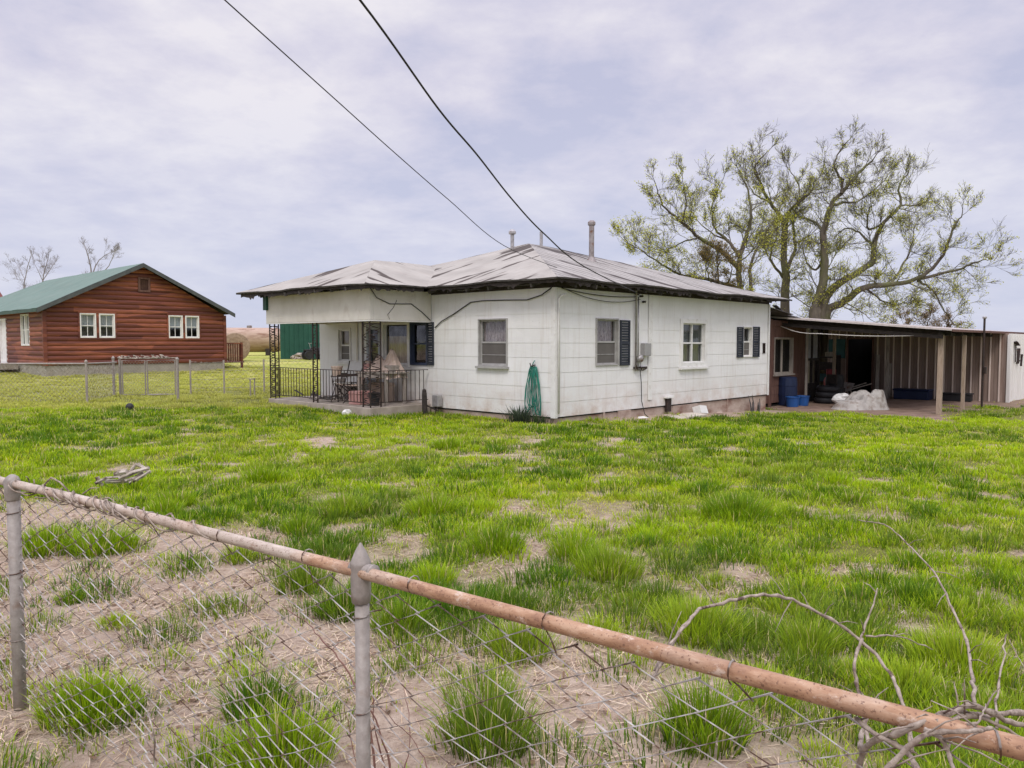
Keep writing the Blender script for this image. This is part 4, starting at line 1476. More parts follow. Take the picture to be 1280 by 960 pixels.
def ribbed(mb, P, a0, a1, zt, z0, holes=(), pitch=.27, rib=.03):
    a = a0
    prof = []
    while a < a1:
        prof += [(a, 0), (a + pitch * .40, 0), (a + pitch * .5, -.008), (a + pitch * .62, 0), (a + pitch * .80, 0), (a + pitch * .86, rib), (a + pitch * .94, rib)]
        a += pitch
    prof.append((a1, 0))
    prof = [q for q in prof if q[0] <= a1]
    cuts = sorted({h[0] for h in holes} | {h[1] for h in holes})
    for c in cuts: prof.append((c, 0))
    prof.sort()
    for (p_, d0), (q_, d1) in zip(prof, prof[1:]):
        if q_ - p_ < 1e-5: continue
        mid = (p_ + q_) / 2
        hs = [h for h in holes if h[0] < mid < h[1]]
        mb.cur = 1 if max(d0, d1) > .01 else 0
        if not hs:
            mb.quad(P(p_, d0, z0), P(q_, d1, z0), P(q_, d1, zt(q_)), P(p_, d0, zt(p_)))
        else:
            h = hs[0]
            if h[2] > z0 + .01: mb.quad(P(p_, d0, z0), P(q_, d1, z0), P(q_, d1, h[2]), P(p_, d0, h[2]))
            mb.quad(P(p_, d0, h[3]), P(q_, d1, h[3]), P(q_, d1, zt(q_)), P(p_, d0, zt(p_)))


P = PU(17.56)
m = MB(); ribbed(m, P, -4.28, 1.5, lambda v: rz_(v) - .03, GZ - .1, [(-.08, .76, GZ - .1, 1.72)], .27, .045); m.build('front_wall', [M['shed_tin'], M['rib_tin']], sh, SH)
P2_ = PV(-4.28)
m = MB(); ribbed(m, P2_, 17.56, 22.4, lambda u: rz_(-4.28) - .03, GZ - .1); m.build('end_wall', [M['lit_tin'], M['lit_tin']], sh, SH)
m = MB(); m.box((17.50, -4.34, GZ - .1), (17.66, -4.25, rz_(-4.3) - .06)); m.build('corner_trim', M['lit_tin'], sh, SH)
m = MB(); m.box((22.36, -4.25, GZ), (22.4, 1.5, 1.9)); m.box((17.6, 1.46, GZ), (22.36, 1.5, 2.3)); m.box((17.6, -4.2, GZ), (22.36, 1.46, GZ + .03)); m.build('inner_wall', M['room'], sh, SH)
m = MB(); ring(m, P, -.14, .82, GZ, 1.78, .06, -.02, .05); m.build('door_frame', M['brown_board'], sh, SH)
m = MB(); m.box((.86, .04, 1.02), (1.46, .07, 1.72), P); m.build('wall_panel', M['teal_paint'], sh, SH)
# old iron tools hanging on the end wall
P = P2_
for segs, lb in (([(18.3, .95, 18.3, 1.65, .04), (18.15, 1.62, 18.55, 1.5, .15)], 'long handled iron tool hanging highest on the shed end wall'), ([(18.6, .9, 18.75, 1.4, .10), (18.6, .9, 18.9, 1.0, .05)], 'short iron tool hanging in the middle of the shed end wall'), ([(19.2, .8, 19.3, 1.2, .06), (19.15, 1.18, 19.4, 1.16, .05)], 'small iron tool hanging farthest right on the shed end wall')):
    m = MB()
    for a0, z0, a1, z1, w_ in segs: m.bar(P(a0, .06, z0), P(a1, .06, z1), w_, .025)
    o = m.build('hand_tool', M['iron'], None, (segs[0][0], -4.34, segs[0][1])); o.location = H(segs[0][0], -4.34, segs[0][1]); o.rotation_euler.z = ANG; tag(o, lb, 'tool', 'tools on the shed wall')
# things under the carport
def tub(u, v, r, h, mat, label, cat='tub', rz=0):
    p = H(u, v); m = MB()
    m.lathe([(r * .85, 0), (r, h * .9), (r * 1.08, h * .92), (r * 1.08, h), (r * .95, h), (r * .8, .03)], (0, 0, 0), 18)
    o = m.build('tub', M[mat], smooth=False); o.location = (p.x, p.y, G(p.x, p.y) + .0); tag(o, label, cat); return o


tub(11.15, .05, .20, .30, 'blue_plastic', 'bright blue tub under the annex window, nearer the house')
tub(11.75, .0, .20, .30, 'blue_plastic', 'bright blue tub under the annex window, farther from the house')
p = H(11.6, .42)
m = MB(); m.lathe([(.28, 0), (.29, .3), (.30, .31), (.29, .6), (.30, .61), (.28, .86), (.24, .88)], (0, 0, 0), 18); o = m.build('barrel', M['dark_blue']); o.location = (p.x, p.y, G(p.x, p.y)); tag(o, 'dark blue barrel behind the two blue tubs', 'barrel')
# stacked dark tyres and a chair frame
for k in range(3):
    p = H(13.15, -.15); m = MB(); prof = [(.19, .02), (.2, 0), (.30, 0), (.34, .04), (.345, .09), (.34, .14), (.30, .18), (.2, .18), (.19, .16), (.185, .09)]
    m.lathe([(a, b) for a, b in prof] + [(.19, .02)], (0, 0, 0), 22); o = m.build('tyre', M['black_plastic'], smooth=True)
    o.location = (p.x + .03 * k, p.y - .02 * k, G(p.x, p.y) + .185 * k); tag(o, ('black tyre at the bottom of the stack in the carport', 'black tyre in the middle of the stack in the carport', 'black tyre on top of the stack in the carport')[k], 'tyre', 'tyres stacked in the carport')
e_ = empty('kitchen_chair', H(13.9, -.2, G(*H(13.9, -.2)[:2])), ANG + 1.2, 'dark kitchen chair standing in the shade beside the stacked tyres', 'chair')
m = MB(); m.box((-.2, -.2, .43), (.2, .2, .47)); m.build('seat', M['dark_wood'], e_)
m = MB(); m.box((-.2, .17, .6), (.2, .2, .9)); m.build('backrest', M['dark_wood'], e_)
for sx in (-1, 1):
    for sy in (-1, 1):
        m = MB(); m.bar((sx * .18, sy * .18, 0), (sx * .18, sy * .18, .43 if sy < 0 else .9), .03, .03); m.build('leg', M['dark_wood'], e_)
# faded red mower-like tiller
p = H(16.6, 1.0); gz = G(p.x, p.y)
e_ = empty('garden_tiller', (p.x, p.y, gz), ANG + .4, 'faded red garden tiller parked beside the shed doorway', 'tiller')
m = MB(); m.lathe([(.18, .28), (.24, .3), (.25, .6), (.2, .7), (.1, .72)], (0, 0, 0), 12); m.box((-.3, -.14, .26), (.3, .14, .34)); m.box((-.18, -.16, .34), (.1, .16, 1.0)); m.build('engine_cover', M['red_paint'], e_, bevel=.02)
for s in (-1, 1):
    m = MB(); m.lathe([(.08, -.04), (.2, -.05), (.22, 0), (.2, .05), (.08, .04)], (0, s * .22, .22), 14, 'y'); m.build('wheel', M['black_plastic'], e_)
    m = MB(); m.tube([(.1, s * .12, .6), (.5, s * .2, 1.0), (.75, s * .22, 1.1)], .015, 6); m.build('handle', M['iron'], e_)
p = H(16.75, -1.7); gz = G(p.x, p.y)
m = MB(); m.box((-.25, -.55, .0), (.25, .55, .30)); m.box((-.28, -.58, .30), (.28, .58, .36)); o = m.build('storage_box', M['dark_blue'], bevel=.03); o.location = (p.x, p.y, gz); o.rotation_euler.z = ANG; tag(o, 'dark blue storage box against the ribbed shed wall', 'box')
p = H(16.9, -3.0); gz = G(p.x, p.y)
m = MB(); m.box((-.22, -.42, .0), (.22, .42, .22)); m.box((-.25, -.45, .22), (.25, .45, .27)); o = m.build('storage_box', M['black_plastic'], bevel=.03); o.location = (p.x, p.y, gz); o.rotation_euler.z = ANG + .1; tag(o, 'low black storage box between the two carport posts', 'box')

# more clutter in the shade
p = H(16.9, 1.25); gz = G(p.x, p.y)
e_ = empty('tall_shelf', (p.x, p.y, gz), ANG, 'tall dark shelf of odds and ends left of the shed doorway', 'shelf')
m = MB()
for z in (.05, .5, .95, 1.4): m.box((-.2, -.4, z), (.2, .4, z + .03))
for a in (-.4, .37): m.box((-.2, a, 0), (.2, a + .03, 1.5))
m.build('rack', M['dark_wood'], e_)
for z, b_, w_, h_, mt_ in ((.08, -.2, .3, .3, 'black_plastic'), (.53, .1, .35, .28, 'teal_paint'), (.53, -.25, .18, .22, 'red_paint'), (.98, 0, .5, .25, 'dark_wood'), (1.43, -.1, .3, .18, 'grey_wood')):
    m = MB(); m.box((-.15, b_ - w_ / 2, z + .002), (.15, b_ + w_ / 2, z + h_)); m.build('stored_box', M[mt_], e_, bevel=.02)
p = H(15.6, .2); gz = G(p.x, p.y)
e_ = empty('wheelbarrow', (p.x, p.y, gz), ANG + 2.2, 'dark wheelbarrow parked in the shade of the carport', 'wheelbarrow')
m = MB(); m.add([(-.3, -.3, .55), (.35, -.28, .60), (.35, .28, .60), (-.3, .3, .55), (-.18, -.18, .28), (.2, -.15, .26), (.2, .15, .26), (-.18, .18, .28)], [(4, 5, 6, 7), (0, 1, 5, 4), (1, 2, 6, 5), (2, 3, 7, 6), (3, 0, 4, 7)]); m.build('tray', M['rust_pipe'], e_)
for s_ in (-1, 1):
    m = MB(); m.tube([(.55, s_ * .06, .2), (0, s_ * .18, .27), (-.85, s_ * .28, .55)], .02, 6); m.tube([(-.2, s_ * .2, .3), (-.25, s_ * .2, .0)], .018, 6); m.build('handle', M['grey_wood'], e_)
m = MB(); m.lathe([(.06, -.035), (.17, -.045), (.19, 0), (.17, .045), (.06, .035)], (.55, 0, .19), 14, 'y'); m.build('wheel', M['black_plastic'], e_)
for u, v, h_, lb in ((17.3, -.35, 1.5, 'narrow grey board leaning on the shed wall right of the doorway'), (17.32, -.75, 1.2, 'shorter grey board leaning on the ribbed shed wall')):
    p = H(u, v); m = MB(); m.bar((0, 0, 0), (.14, .03, h_), .12, .03); o = m.build('leaning_board', M['grey_wood']); o.location = (p.x, p.y, G(p.x, p.y)); o.rotation_euler.z = ANG; tag(o, lb, 'board')
p = H(14.3, .0); gz = G(p.x, p.y)
m = MB(); m.lathe([(.27, 0), (.28, .3), (.29, .31), (.28, .6), (.29, .61), (.27, .86), (.22, .87)], (0, 0, 0), 16); o = m.build('barrel', M['black_plastic']); o.location = (p.x, p.y, gz); tag(o, 'black barrel in the shade right of the annex screen', 'barrel')
# crumpled white tarp heap
tp = at(1075, 510, 22.4)
n = 46
vs = []
for j in range(n + 1):
    for k in range(n + 1):
        a = (k / n - .5) * 2; b = (j / n - .5) * 2
        rr = math.sqrt(a * a + b * b)
        env = float(ss((1.02 - rr) / .30))
        rid = abs(float(fbm(a * 1.5 + 3, b * 1.5 + 8, 77)) - .5) * 2
        rid2 = abs(float(fbm(a * 3.4 + 1, b * 3.4, 79)) - .5) * 2
        hh = (.60 - .34 * rid - .12 * rid2) * (.74 + .30 * math.sin(a * 2.4 + .2)) - .13 * math.exp(-((a + .25 + .2 * b) / .09) ** 2) - .10 * math.exp(-((a - .35 - .3 * b) / .07) ** 2)
        vs.append((a * .86 + .05 * (float(fbm(a * 4, b * 4, 5)) - .5), b * .55 + .05 * (float(fbm(a * 4, b * 4, 8)) - .5), max(-.04, hh * env * 1.05 - .03)))
m = MB(); m.add(vs, [(j * (n + 1) + k, j * (n + 1) + k + 1, (j + 1) * (n + 1) + k + 1, (j + 1) * (n + 1) + k) for j in range(n) for k in range(n)])
o = m.build('tarp_heap', M['tarp']); o.location = (tp.x, tp.y, G(tp.x, tp.y)); o.rotation_euler.z = .1; tag(o, 'crumpled dirty white tarp heap at the grass edge before the carport', 'tarp')
lump('stone', M['white_trim'], Vector(at(1052, 497, 23)) * 1 + Vector((0, 0, .0)), .26, .2, .16, 55, 'pale boulder at the left end of the tarp heap', 'stone', 9).location.z = G(tp.x, tp.y) + .25

# ------------------------------------------------------------------ log house
LA = Vector((-20.07, 33.0, 0)); LA.z = 0
LANG = ANG
lh = empty('log_house', LA, LANG, 'red brown log house with a green metal roof on the left', 'house')
LW, LL = 8.1, 15.0
FB = .60
PKZ = 5.22
EVZ = 3.08
HALF = [(0, -.012), (.12, .012), (.35, .028), (.65, .028), (.88, .012), (1, -.012)]
gl = lambda z: 0.0 if z < 2.95 else (z - 2.95) / (PKZ - .05 - 2.95) * LW / 2
gr = lambda z: LW if z < 2.95 else LW - (z - 2.95) / (PKZ - .05 - 2.95) * LW / 2


def onlog(px, py, v=0.0):
    x = (px - 640) / 960; y = -(py - 480) / 960
    d = Vector((x, math.cos(PITCH) + y * math.sin(PITCH), -math.sin(PITCH) + y * math.cos(PITCH)))
    t = (v - (EYE - LA).dot(VX)) / d.dot(VX)
    p = EYE + d * t
    return (p - LA).dot(UX), p.z


lw = []
for (xa, ya, xb, yb) in ((99, 393, 144, 424.5), (210, 396, 249, 424.5)):
    a = onlog(xa, ya); b = onlog(xb, yb)
    lw.append((a[0], b[0], 1.80, 2.90))
lvent = (onlog(172, 345)[0], onlog(187, 345)[0], 3.95, 4.62)
m = MB(); siding(m, PV(0), gl, gr, FB, PKZ - .06, .21, HALF, lw + [lvent]); m.build('gable_wall', M['log'], lh)
sw = [(2.05, 3.35, 1.45, 2.88), (5.8, 6.9, FB, 2.75)]
m = MB(); siding(m, PU(0), lambda z: 0, lambda z: LL, FB, 2.95, .21, HALF, sw); m.build('side_wall', M['log'], lh)
m = MB(); siding(m, PU(LW, 1), lambda z: 0, lambda z: LL, FB, 2.95, .21, HALF); m.build('side_wall', M['log'], lh)
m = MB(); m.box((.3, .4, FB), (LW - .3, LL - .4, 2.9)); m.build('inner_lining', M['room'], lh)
m = MB(); m.box((.04, .04, -.6), (LW - .04, LL, FB - .01)); m.build('foundation', surf('grey_block_foundation', (.24, .22, .18), (.36, .33, .27), 2, bmp=.3), lh)
m = MB(); m.box((-.05, -.05, FB), (.10, .10, 2.95)); m.box((LW - .10, -.05, FB), (LW + .05, .10, 2.95)); m.build('corner_log', M['log'], lh)
for h in lw:
    P = PV(0)
    m = MB(); ring(m, P, h[0] - .07, h[1] + .07, h[2] - .07, h[3] + .07, .075, .0, .05); m.build('window_trim', M['log'], lh)
    mid = (h[0] + h[1]) / 2
    for a, b in ((h[0], mid - .06), (mid + .06, h[1])):
        window(lh, P, a, b, h[2], h[3], fr=.06, proud=.05, low=None, curtain='blind', curt_z=(h[2] + .50, h[3] - .07), bars=1)
    m = MB(); m.box((mid - .058, -.08, h[2]), (mid + .058, .03, h[3]), P); m.build('window_post', M['log'], lh)
P = PU(0)
window(lh, P, 2.05, 2.68, 1.45, 2.88, fr=.045, proud=.035, low=None, bars=0); window(lh, P, 2.69, 3.35, 1.45, 2.88, fr=.045, proud=.035, low=None)
m = MB(); ring(m, P, 5.8, 6.9, FB, 2.75, .1, -.06, .05); m.box((5.9, -.05, FB + .1), (6.8, -.02, 2.65), P); m.build('door', M['white_trim'], lh)
P = PV(0)
m = MB(); ring(m, P, *lvent, .09, -.08, .06)
nz = 9
for k in range(nz):
    z = lvent[2] + .09 + k * (lvent[3] - lvent[2] - .18) / nz
    m.bar(P(lvent[0] + .09, -.02, z), P(lvent[1] - .09, -.02, z), .05, .03)
m.build('attic_vent', M['brown_board'], lh)
# roof
rk = .5 * LW
m = MB()
OV = .35
sl_ = (PKZ - EVZ) / rk
zE = EVZ - OV * sl_ * .35
pk0, pk1 = (rk, -.4, PKZ + .04), (rk, 14.2, PKZ + .04)
slope(m, (-OV, LL + 1.5, zE + .04), (-OV, -.4, zE + .04), pk0, pk1, 30, 10)
slope(m, (LW + OV, -.4, zE + .04), (LW + OV, LL + 1.5, zE + .04), pk1, pk0, 30, 10)
slope(m, (LW + OV, LL + 1.5, zE + .04), (-OV, LL + 1.5, zE + .04), pk1, pk1, 20, 10)
m.build('roof', [M['log_roof'], M['dark_wood'], M['green_metal']], lh)
m = MB()
for s, xe in ((0, -OV), (1, LW + OV)):
    m.add([(xe, -.43, zE - .16), (rk, -.43, PKZ - .15), (rk, -.43, PKZ + .03), (xe, -.43, zE + .03), (xe, -.39, zE - .16), (rk, -.39, PKZ - .15), (rk, -.39, PKZ + .03), (xe, -.39, zE + .03)], [(0, 1, 2, 3), (7, 6, 5, 4), (0, 4, 5, 1), (3, 2, 6, 7), (0, 3, 7, 4)])
m.build('rake_board', surf('dark_rake_board', (.06, .065, .065), (.10, .11, .105), 3, bmp=.1), lh)
m = MB(); m.box((-OV - .02, -.4, zE - .12), (-OV, LL + 1.4, zE + .02)); m.build('eave_board', surf('dark_green_trim', (.05, .085, .07), (.08, .12, .10), 3, bmp=.1), lh)
m = MB(); m.box((-2.6, 3.9, FB - .25), (-.04, 9.5, FB - .03)); m.build('entry_deck', M['grey_wood'], lh)
# side deck with railing on the right
m = MB(); m.box((LW + .06, .6, FB - .05), (LW + 1.3, 3.0, FB + .03)); m.build('side_deck', M['log'], lh)
m = MB()
for (u, v) in ((LW + .15, .65), (LW + 1.2, .65), (LW + 1.2, 2.9)): m.bar((u, v, -.2), (u, v, FB + 1.0), .1, .1)
m.bar((LW + .15, .65, FB + .95), (LW + 1.2, .65, FB + .95), .09, .06); m.bar((LW + 1.2, .65, FB + .95), (LW + 1.2, 2.9, FB + .95), .09, .06)
for k in range(8): m.bar((LW + .25 + k * .12, .65, FB), (LW + .25 + k * .12, .65, FB + .95), .05, .05)
m.build('deck_railing', M['log'], lh)

# red roofed barn at the left edge
e_ = empty('red_roofed_barn', (-53.2, 70, G(-53, 70)), .35, 'distant barn with a faded red roof behind the log house', 'barn')
m = MB(); m.box((-5, -4, -.5), (5, 4, 4.6)); m.build('wall', M['brown_board'], e_)
m = MB(); m.add([(-5.5, -4.6, 4.55), (5.5, -4.6, 4.55), (5.5, 0, 6.3), (-5.5, 0, 6.3), (5.5, 4.6, 4.55), (-5.5, 4.6, 4.55), (-5.5, -4.6, 4.45), (5.5, -4.6, 4.45), (5.5, 4.6, 4.45), (-5.5, 4.6, 4.45)], [(0, 1, 2, 3), (3, 2, 4, 5), (0, 6, 7, 1), (1, 7, 8, 4, 2), (0, 3, 5, 9, 6), (4, 8, 9, 5)]); m.build('roof', M['red_roof'], e_)

# ------------------------------------------------------------------ far yard: tank, green shed
tk = at(312, 424, 62); gz = G(tk.x, tk.y)
e_ = empty('storage_tank', (tk.x, tk.y, gz), R(14), 'long rusty horizontal storage tank beyond the log house', 'tank')
m = MB(); m.lathe([(.2, -2.05), (.75, -2.0), (.95, -1.85), (.98, -1.7), (.98, 2.2), (.9, 2.35), (.5, 2.45)], (0, 0, 1.25), 24, 'x'); m.build('tank_shell', M['rust_tank'], e_, smooth=True)
for s in (-1.2, 1.4):
    m = MB(); m.box((s - .15, -.8, -.3), (s + .15, .8, .5)); m.build('cradle', M['dark_wood'], e_)
m = MB(); m.lathe([(.2, 0), (.2, .2), (.1, .22)], (0, 0, 2.2), 10); m.build('hatch', M['rust_pipe'], e_)
ft = at(292, 424, 47)
e_ = empty('hay_bale', (ft.x, ft.y, G(ft.x, ft.y)), R(-60), 'brown round hay bale beside the log house deck', 'bale')
m = MB(); m.lathe([(.25, -.62), (.6, -.62), (.84, -.58), (.88, -.5), (.88, .5), (.84, .58), (.6, .62), (.25, .62)], (0, 0, .86), 24, 'x'); m.build('bale_roll', surf('old_hay', (.22, .15, .10), (.42, .31, .22), 8, bmp=.8, bdist=.04), e_)
m = MB()
for r0 in (.25, .45, .65, .8): m.tube([(-.625, r0 * math.cos(t), .86 + r0 * math.sin(t)) for t in np.linspace(0, 6.283, 24)], .018, 4)
m.build('bale_spiral', M['dark_wood'], e_)
gs = at(385, 446, 52); gz = G(gs.x, gs.y)
e_ = empty('green_shed', (gs.x, gs.y, gz), R(8), 'green metal shed seen through the porch of the white house', 'shed')
m = MB(); P = lambda a, d, z: (a, -2 - d, z); ribbed(m, P, -1.5, 4.5, lambda a: 2.9, -.4, (), .3, .03)
P = lambda a, d, z: (-1.5 - d, a, z); ribbed(m, P, -2, 3, lambda a: 2.9, -.4, (), .3, .03)
m.build('wall', [M['green_metal'], M['green_metal']], e_)
m = MB(); m.add([(-1.8, -2.3, 2.85), (4.8, -2.3, 2.85), (4.8, .5, 3.9), (-1.8, .5, 3.9), (4.8, 3.3, 2.85), (-1.8, 3.3, 2.85)], [(0, 1, 2, 3), (3, 2, 4, 5)]); m.build('roof', M['green_metal'], e_)
m = MB(); m.box((-1.45, 2.9, -.4), (4.5, 3, 2.9)); m.box((4.4, -2, -.4), (4.5, 2.9, 2.9)); m.build('back_wall', M['green_metal'], e_)
gs2 = at(393, 447, 49)
e_ = empty('parked_atv', (gs2.x, gs2.y, G(gs2.x, gs2.y)), R(30), 'dark four wheeler parked in front of the green shed', 'vehicle')
m = MB(); m.box((-.5, -.22, .35), (.5, .22, .62)); m.box((-.25, -.16, .62), (.35, .16, .78)); m.box((-.6, -.4, .55), (-.2, .4, .66)); m.box((.2, -.4, .55), (.6, .4, .66)); m.build('body', M['black_plastic'], e_, bevel=.04)
for sx in (-1, 1):
    for sy in (-1, 1):
        m = MB(); m.lathe([(.1, -.1), (.26, -.11), (.29, 0), (.26, .11), (.1, .1)], (sx * .45, sy * .36, .29), 14, 'y'); m.build('wheel', M['black_plastic'], e_)
m = MB(); m.tube([(-.25, 0, .7), (-.3, 0, 1.0), (-.28, -.3, 1.05)], .02, 6); m.tube([(-.3, 0, 1.0), (-.28, .3, 1.05)], .02, 6); m.build('handlebar', M['steel'], e_)
p = at(375, 447, 50); lump('brush_heap', M['bleached'], (p.x, p.y, G(p.x, p.y) + .1), .6, .4, .3, 33, 'low pale heap of junk in front of the green shed', 'heap', 9)

# ------------------------------------------------------------------ near chain-link fence
FA = (FP0.x, FP0.y)
frz = math.atan2(FD.y, FD.x)
fe = empty('chain_link_fence', FP0, frz, 'rusty chain link fence with a bare pipe top rail in the foreground', 'fence')
RZ = 1.0
fbend = lambda s: -.046 * max(0.0, s - 2.115)
m = MB()
pts = []
for k in range(60):
    s = -2.4 + k * .115
    pts.append((s, .004 * math.sin(s * 2.3) + fbend(s), RZ + .004 * math.sin(s * 1.7 + 1)))
m.tube(pts, .0172, 14); m.build('top_rail', M['rail'], fe, smooth=True)


def fpost(s, z1, cap, pr=.0255):
    gzz = G(*(FP0 + FD * s)[:2])
    b0 = fbend(s)
    m = MB(); m.tube([(s, b0, gzz - .2), (s + .002, b0 + .002, z1 - .05)], pr, 16); o = m.build('post', M['post_galv'], fe, smooth=True)
    c = MB()
    if cap == 'point':
        c.lathe([(.0215, -.088), (.0245, -.087), (.0265, -.06), (.0270, .010), (.0280, .016), (.0272, .021), (.0135, .053), (.0022, .072), (.0005, .073)], (s, 0, RZ), 8)
        c.tube([(s - .03, 0, RZ), (s + .048, 0, RZ)], .0200, 14)
        c.tube([(s + .040, 0, RZ), (s + .050, 0, RZ)], .0215, 14)
    else:
        c.lathe([(.027, -.07), (.030, -.065), (.031, -.01), (.031, .014), (.024, .03), (.010, .04), (.001, .042)], (s, 0, RZ), 16)
        c.tube([(s - .04, 0, RZ), (s + .04, 0, RZ)], .0225, 14)
    c.build('post_cap', M['post_galv'], o, smooth=True)
    tw_ = MB()
    for z in (.88, .62, .33):
        tw_.tube([(s + (pr + .0025) * math.cos(t), (pr + .0025) * math.sin(t), z + .008 * t * .3) for t in np.linspace(-2.6, 1.2, 9)] + [(s + .06, .016, z + .02)], .002, 5)
    tw_.build('tie_wire', M['wire'], o)


fpost(0, RZ, 'round'); fpost(2.115, RZ, 'point', .0192); fpost(4.3, RZ, 'round'); fpost(-2.115, RZ, 'round')
# woven mesh: vertical zigzag wires hooked into one another
m = MB()
PW = .068
nw = int(6.6 / PW)
mz1 = .972
for k in range(nw):
    s0 = -2.35 + k * PW
    pts = []
    nz = 29
    for j in range(nz):
        z = mz1 - j * PW / 2
        sgn = 1 if j % 2 else -1
        if k % 2: sgn = -sgn
        s = s0 + sgn * (PW / 2 + .003)
        g = float(fbm(s * 1.3, z * 1.3, 15)) - .5
        bul = .10 * g * float(ss((1 - z) / .3)) + .012 * math.sin(s * 9 + z * 4)
        dz = .03 * (float(fbm(s * .9, 3.1, 19)) - .5) * 2 + .012 * (float(fbm(s * 3, z * 3, 25)) - .5)
        ds = .018 * (float(fbm(s * 2.0, z * 2, 29)) - .5)
        pts.append((s + ds, .024 + bul + sgn * .0035 + fbend(s), z + dz - .012))
    m.tube(pts, .0025, 5, cap=False)
m.build('mesh', M['wire'], fe)
# ties holding the mesh on the rail
m = MB()
r_ = .0215
m.tube([(.03, .03, -.06), (.01, .014, -.03)] + [(.01 * t / 6, r_ * math.cos(t), r_ * math.sin(t)) for t in np.linspace(-1.2, 4.2, 10)], .0018, 4)
tie0 = m.build('rail_tie', M['wire'], fe)
for k, s in enumerate(np.arange(-2.2, 4.2, .41)):
    t_ = tie0 if k == 0 else tie0.copy()
    if k: COL.objects.link(t_)
    t_.parent = fe
    t_.location = (s, fbend(s), RZ)
    t_.rotation_euler = (rng.uniform(-.5, .5), 0, rng.uniform(-.3, .3))

# dry vine wound round the left half of the rail
m = MB()
r_ = random.Random(12)
for q in range(4):
    pts = []
    s0 = .02 + .12 * q; s1 = [1.25, 1.0, 1.5, 1.1][q]
    ph = r_.uniform(0, 6)
    for k in range(60):
        t = k / 59
        s = s0 + (s1 - s0) * t
        a = ph + t * (18 + 4 * q)
        rr = .024 + .006 * math.sin(k * .7 + q)
        pts.append((s, rr * math.cos(a), RZ + rr * math.sin(a)))
    m.tube(pts, .0032, 5)
for k in range(14):
    s = r_.uniform(.05, 1.4); a = r_.uniform(0, 6)
    p0 = Vector((s, .02 * math.cos(a), RZ + .02)); p1 = p0 + Vector((r_.uniform(-.1, .14), r_.uniform(-.03, .03), r_.uniform(-.03, .03)))
    m.tube([p0, p0.lerp(p1, .5) + Vector((0, 0, .01)), p1], [.003, .0025, .001], 4)
m.tube([(.28, .0, RZ + .02), (.36, .0, RZ + .065), (.43, 0, RZ + .055), (.50, .01, RZ + .015)], .0035, 5)
o = m.build('dry_vine', M['vine'], smooth=True); o.location = FP0; o.rotation_euler.z = frz; tag(o, 'dry brown vine wound around the left part of the fence rail', 'vine')


def branch(name, segs, mat, label, cat='branch', seed=1, group=None):
    """segs: list of (list of (px,py,dist), r0, r1)"""
    m = MB(); r_ = random.Random(seed)
    for pts, r0, r1 in segs:
        P_ = [at(*p) for p in pts]
        out = []
        n = len(P_)
        for i_ in range(n - 1):
            p0 = P_[max(i_ - 1, 0)]; p1 = P_[i_]; p2 = P_[i_ + 1]; p3 = P_[min(i_ + 2, n - 1)]
            for j in range(6):
                t = j / 6
                q = .5 * ((2 * p1) + (p2 - p0) * t + (2 * p0 - 5 * p1 + 4 * p2 - p3) * t * t + (3 * p1 - p0 - 3 * p2 + p3) * t ** 3)
                jit = (p2 - p1).length * .025
                q = q + Vector((r_.uniform(-1, 1), r_.uniform(-1, 1), r_.uniform(-1, 1))) * jit * (0 if j == 0 else 1)
                out.append(q)
        out.append(P_[-1])
        k = len(out)
        m.tube(out, [.74 * (r0 + (r1 - r0) * i_ / (k - 1)) * (1 + .14 * math.sin(i_ * 2.1) + (.25 if i_ % 7 == 3 else 0)) for i_ in range(k)], 7)
        if r0 > .003 or r1 > .004:
            for q_ in range(max(2, k // 6)):
                i_ = r_.randint(1, k - 2)
                dd_ = ((out[i_ + 1] - out[i_ - 1]).normalized() * r_.uniform(.2, .9) + Vector((r_.uniform(-1, 1), r_.uniform(-1, 1), r_.uniform(-.4, 1)))).normalized()
                ll = r_.uniform(.02, .11)
                m.tube([out[i_], out[i_] + dd_ * ll * .5 + Vector((0, 0, .006)), out[i_] + dd_ * ll], [.0018, .0013, .0006], 5)
    o = m.build(name, M[mat], smooth=True)
    return tag(o, label, cat, group)


branch('dry_branch', [([(815, 850, 1.55), (835, 815, 1.6), (868, 768, 1.7), (920, 750, 1.8), (972, 744, 1.9), (1030, 770, 1.95), (1075, 800, 1.95), (1112, 840, 1.85), (1130, 884, 1.75), (1140, 940, 1.65)], .0045, .006),
                      ([(1078, 798, 1.95), (1068, 830, 1.9), (1074, 868, 1.85), (1085, 930, 1.7)], .0055, .0055), ([(1075, 800, 1.95), (1090, 760, 1.98), (1097, 735, 2.0)], .004, .002), ([(1082, 795, 1.95), (1125, 796, 1.98), (1166, 812, 2.0)], .0035, .0015),
                      ([(868, 768, 1.7), (842, 800, 1.6), (818, 838, 1.5)], .004, .003)], 'vine', 'arched pale dry branch looping over the rusty rail on the right')
branch('dry_branch', [([(1073, 650, 2.5), (1110, 658, 2.45), (1140, 685, 2.35), (1172, 722, 2.2), (1190, 760, 2.1), (1206, 795, 2.0), (1214, 840, 1.85), (1222, 885, 1.6)], .0018, .006), ([(1110, 658, 2.45), (1095, 652, 2.5)], .002, .001)], 'vine', 'long thin dry twig leaning up to the left above the right end of the rail')
branch('dry_branch', [([(1258, 793, 1.6), (1253, 830, 1.5), (1247, 870, 1.4), (1246, 910, 1.3)], .0018, .0035), ([(1262, 800, 1.6), (1275, 825, 1.55), (1290, 850, 1.5)], .0015, .001)], 'vine', 'short upright dry twig at the right edge of the photo')
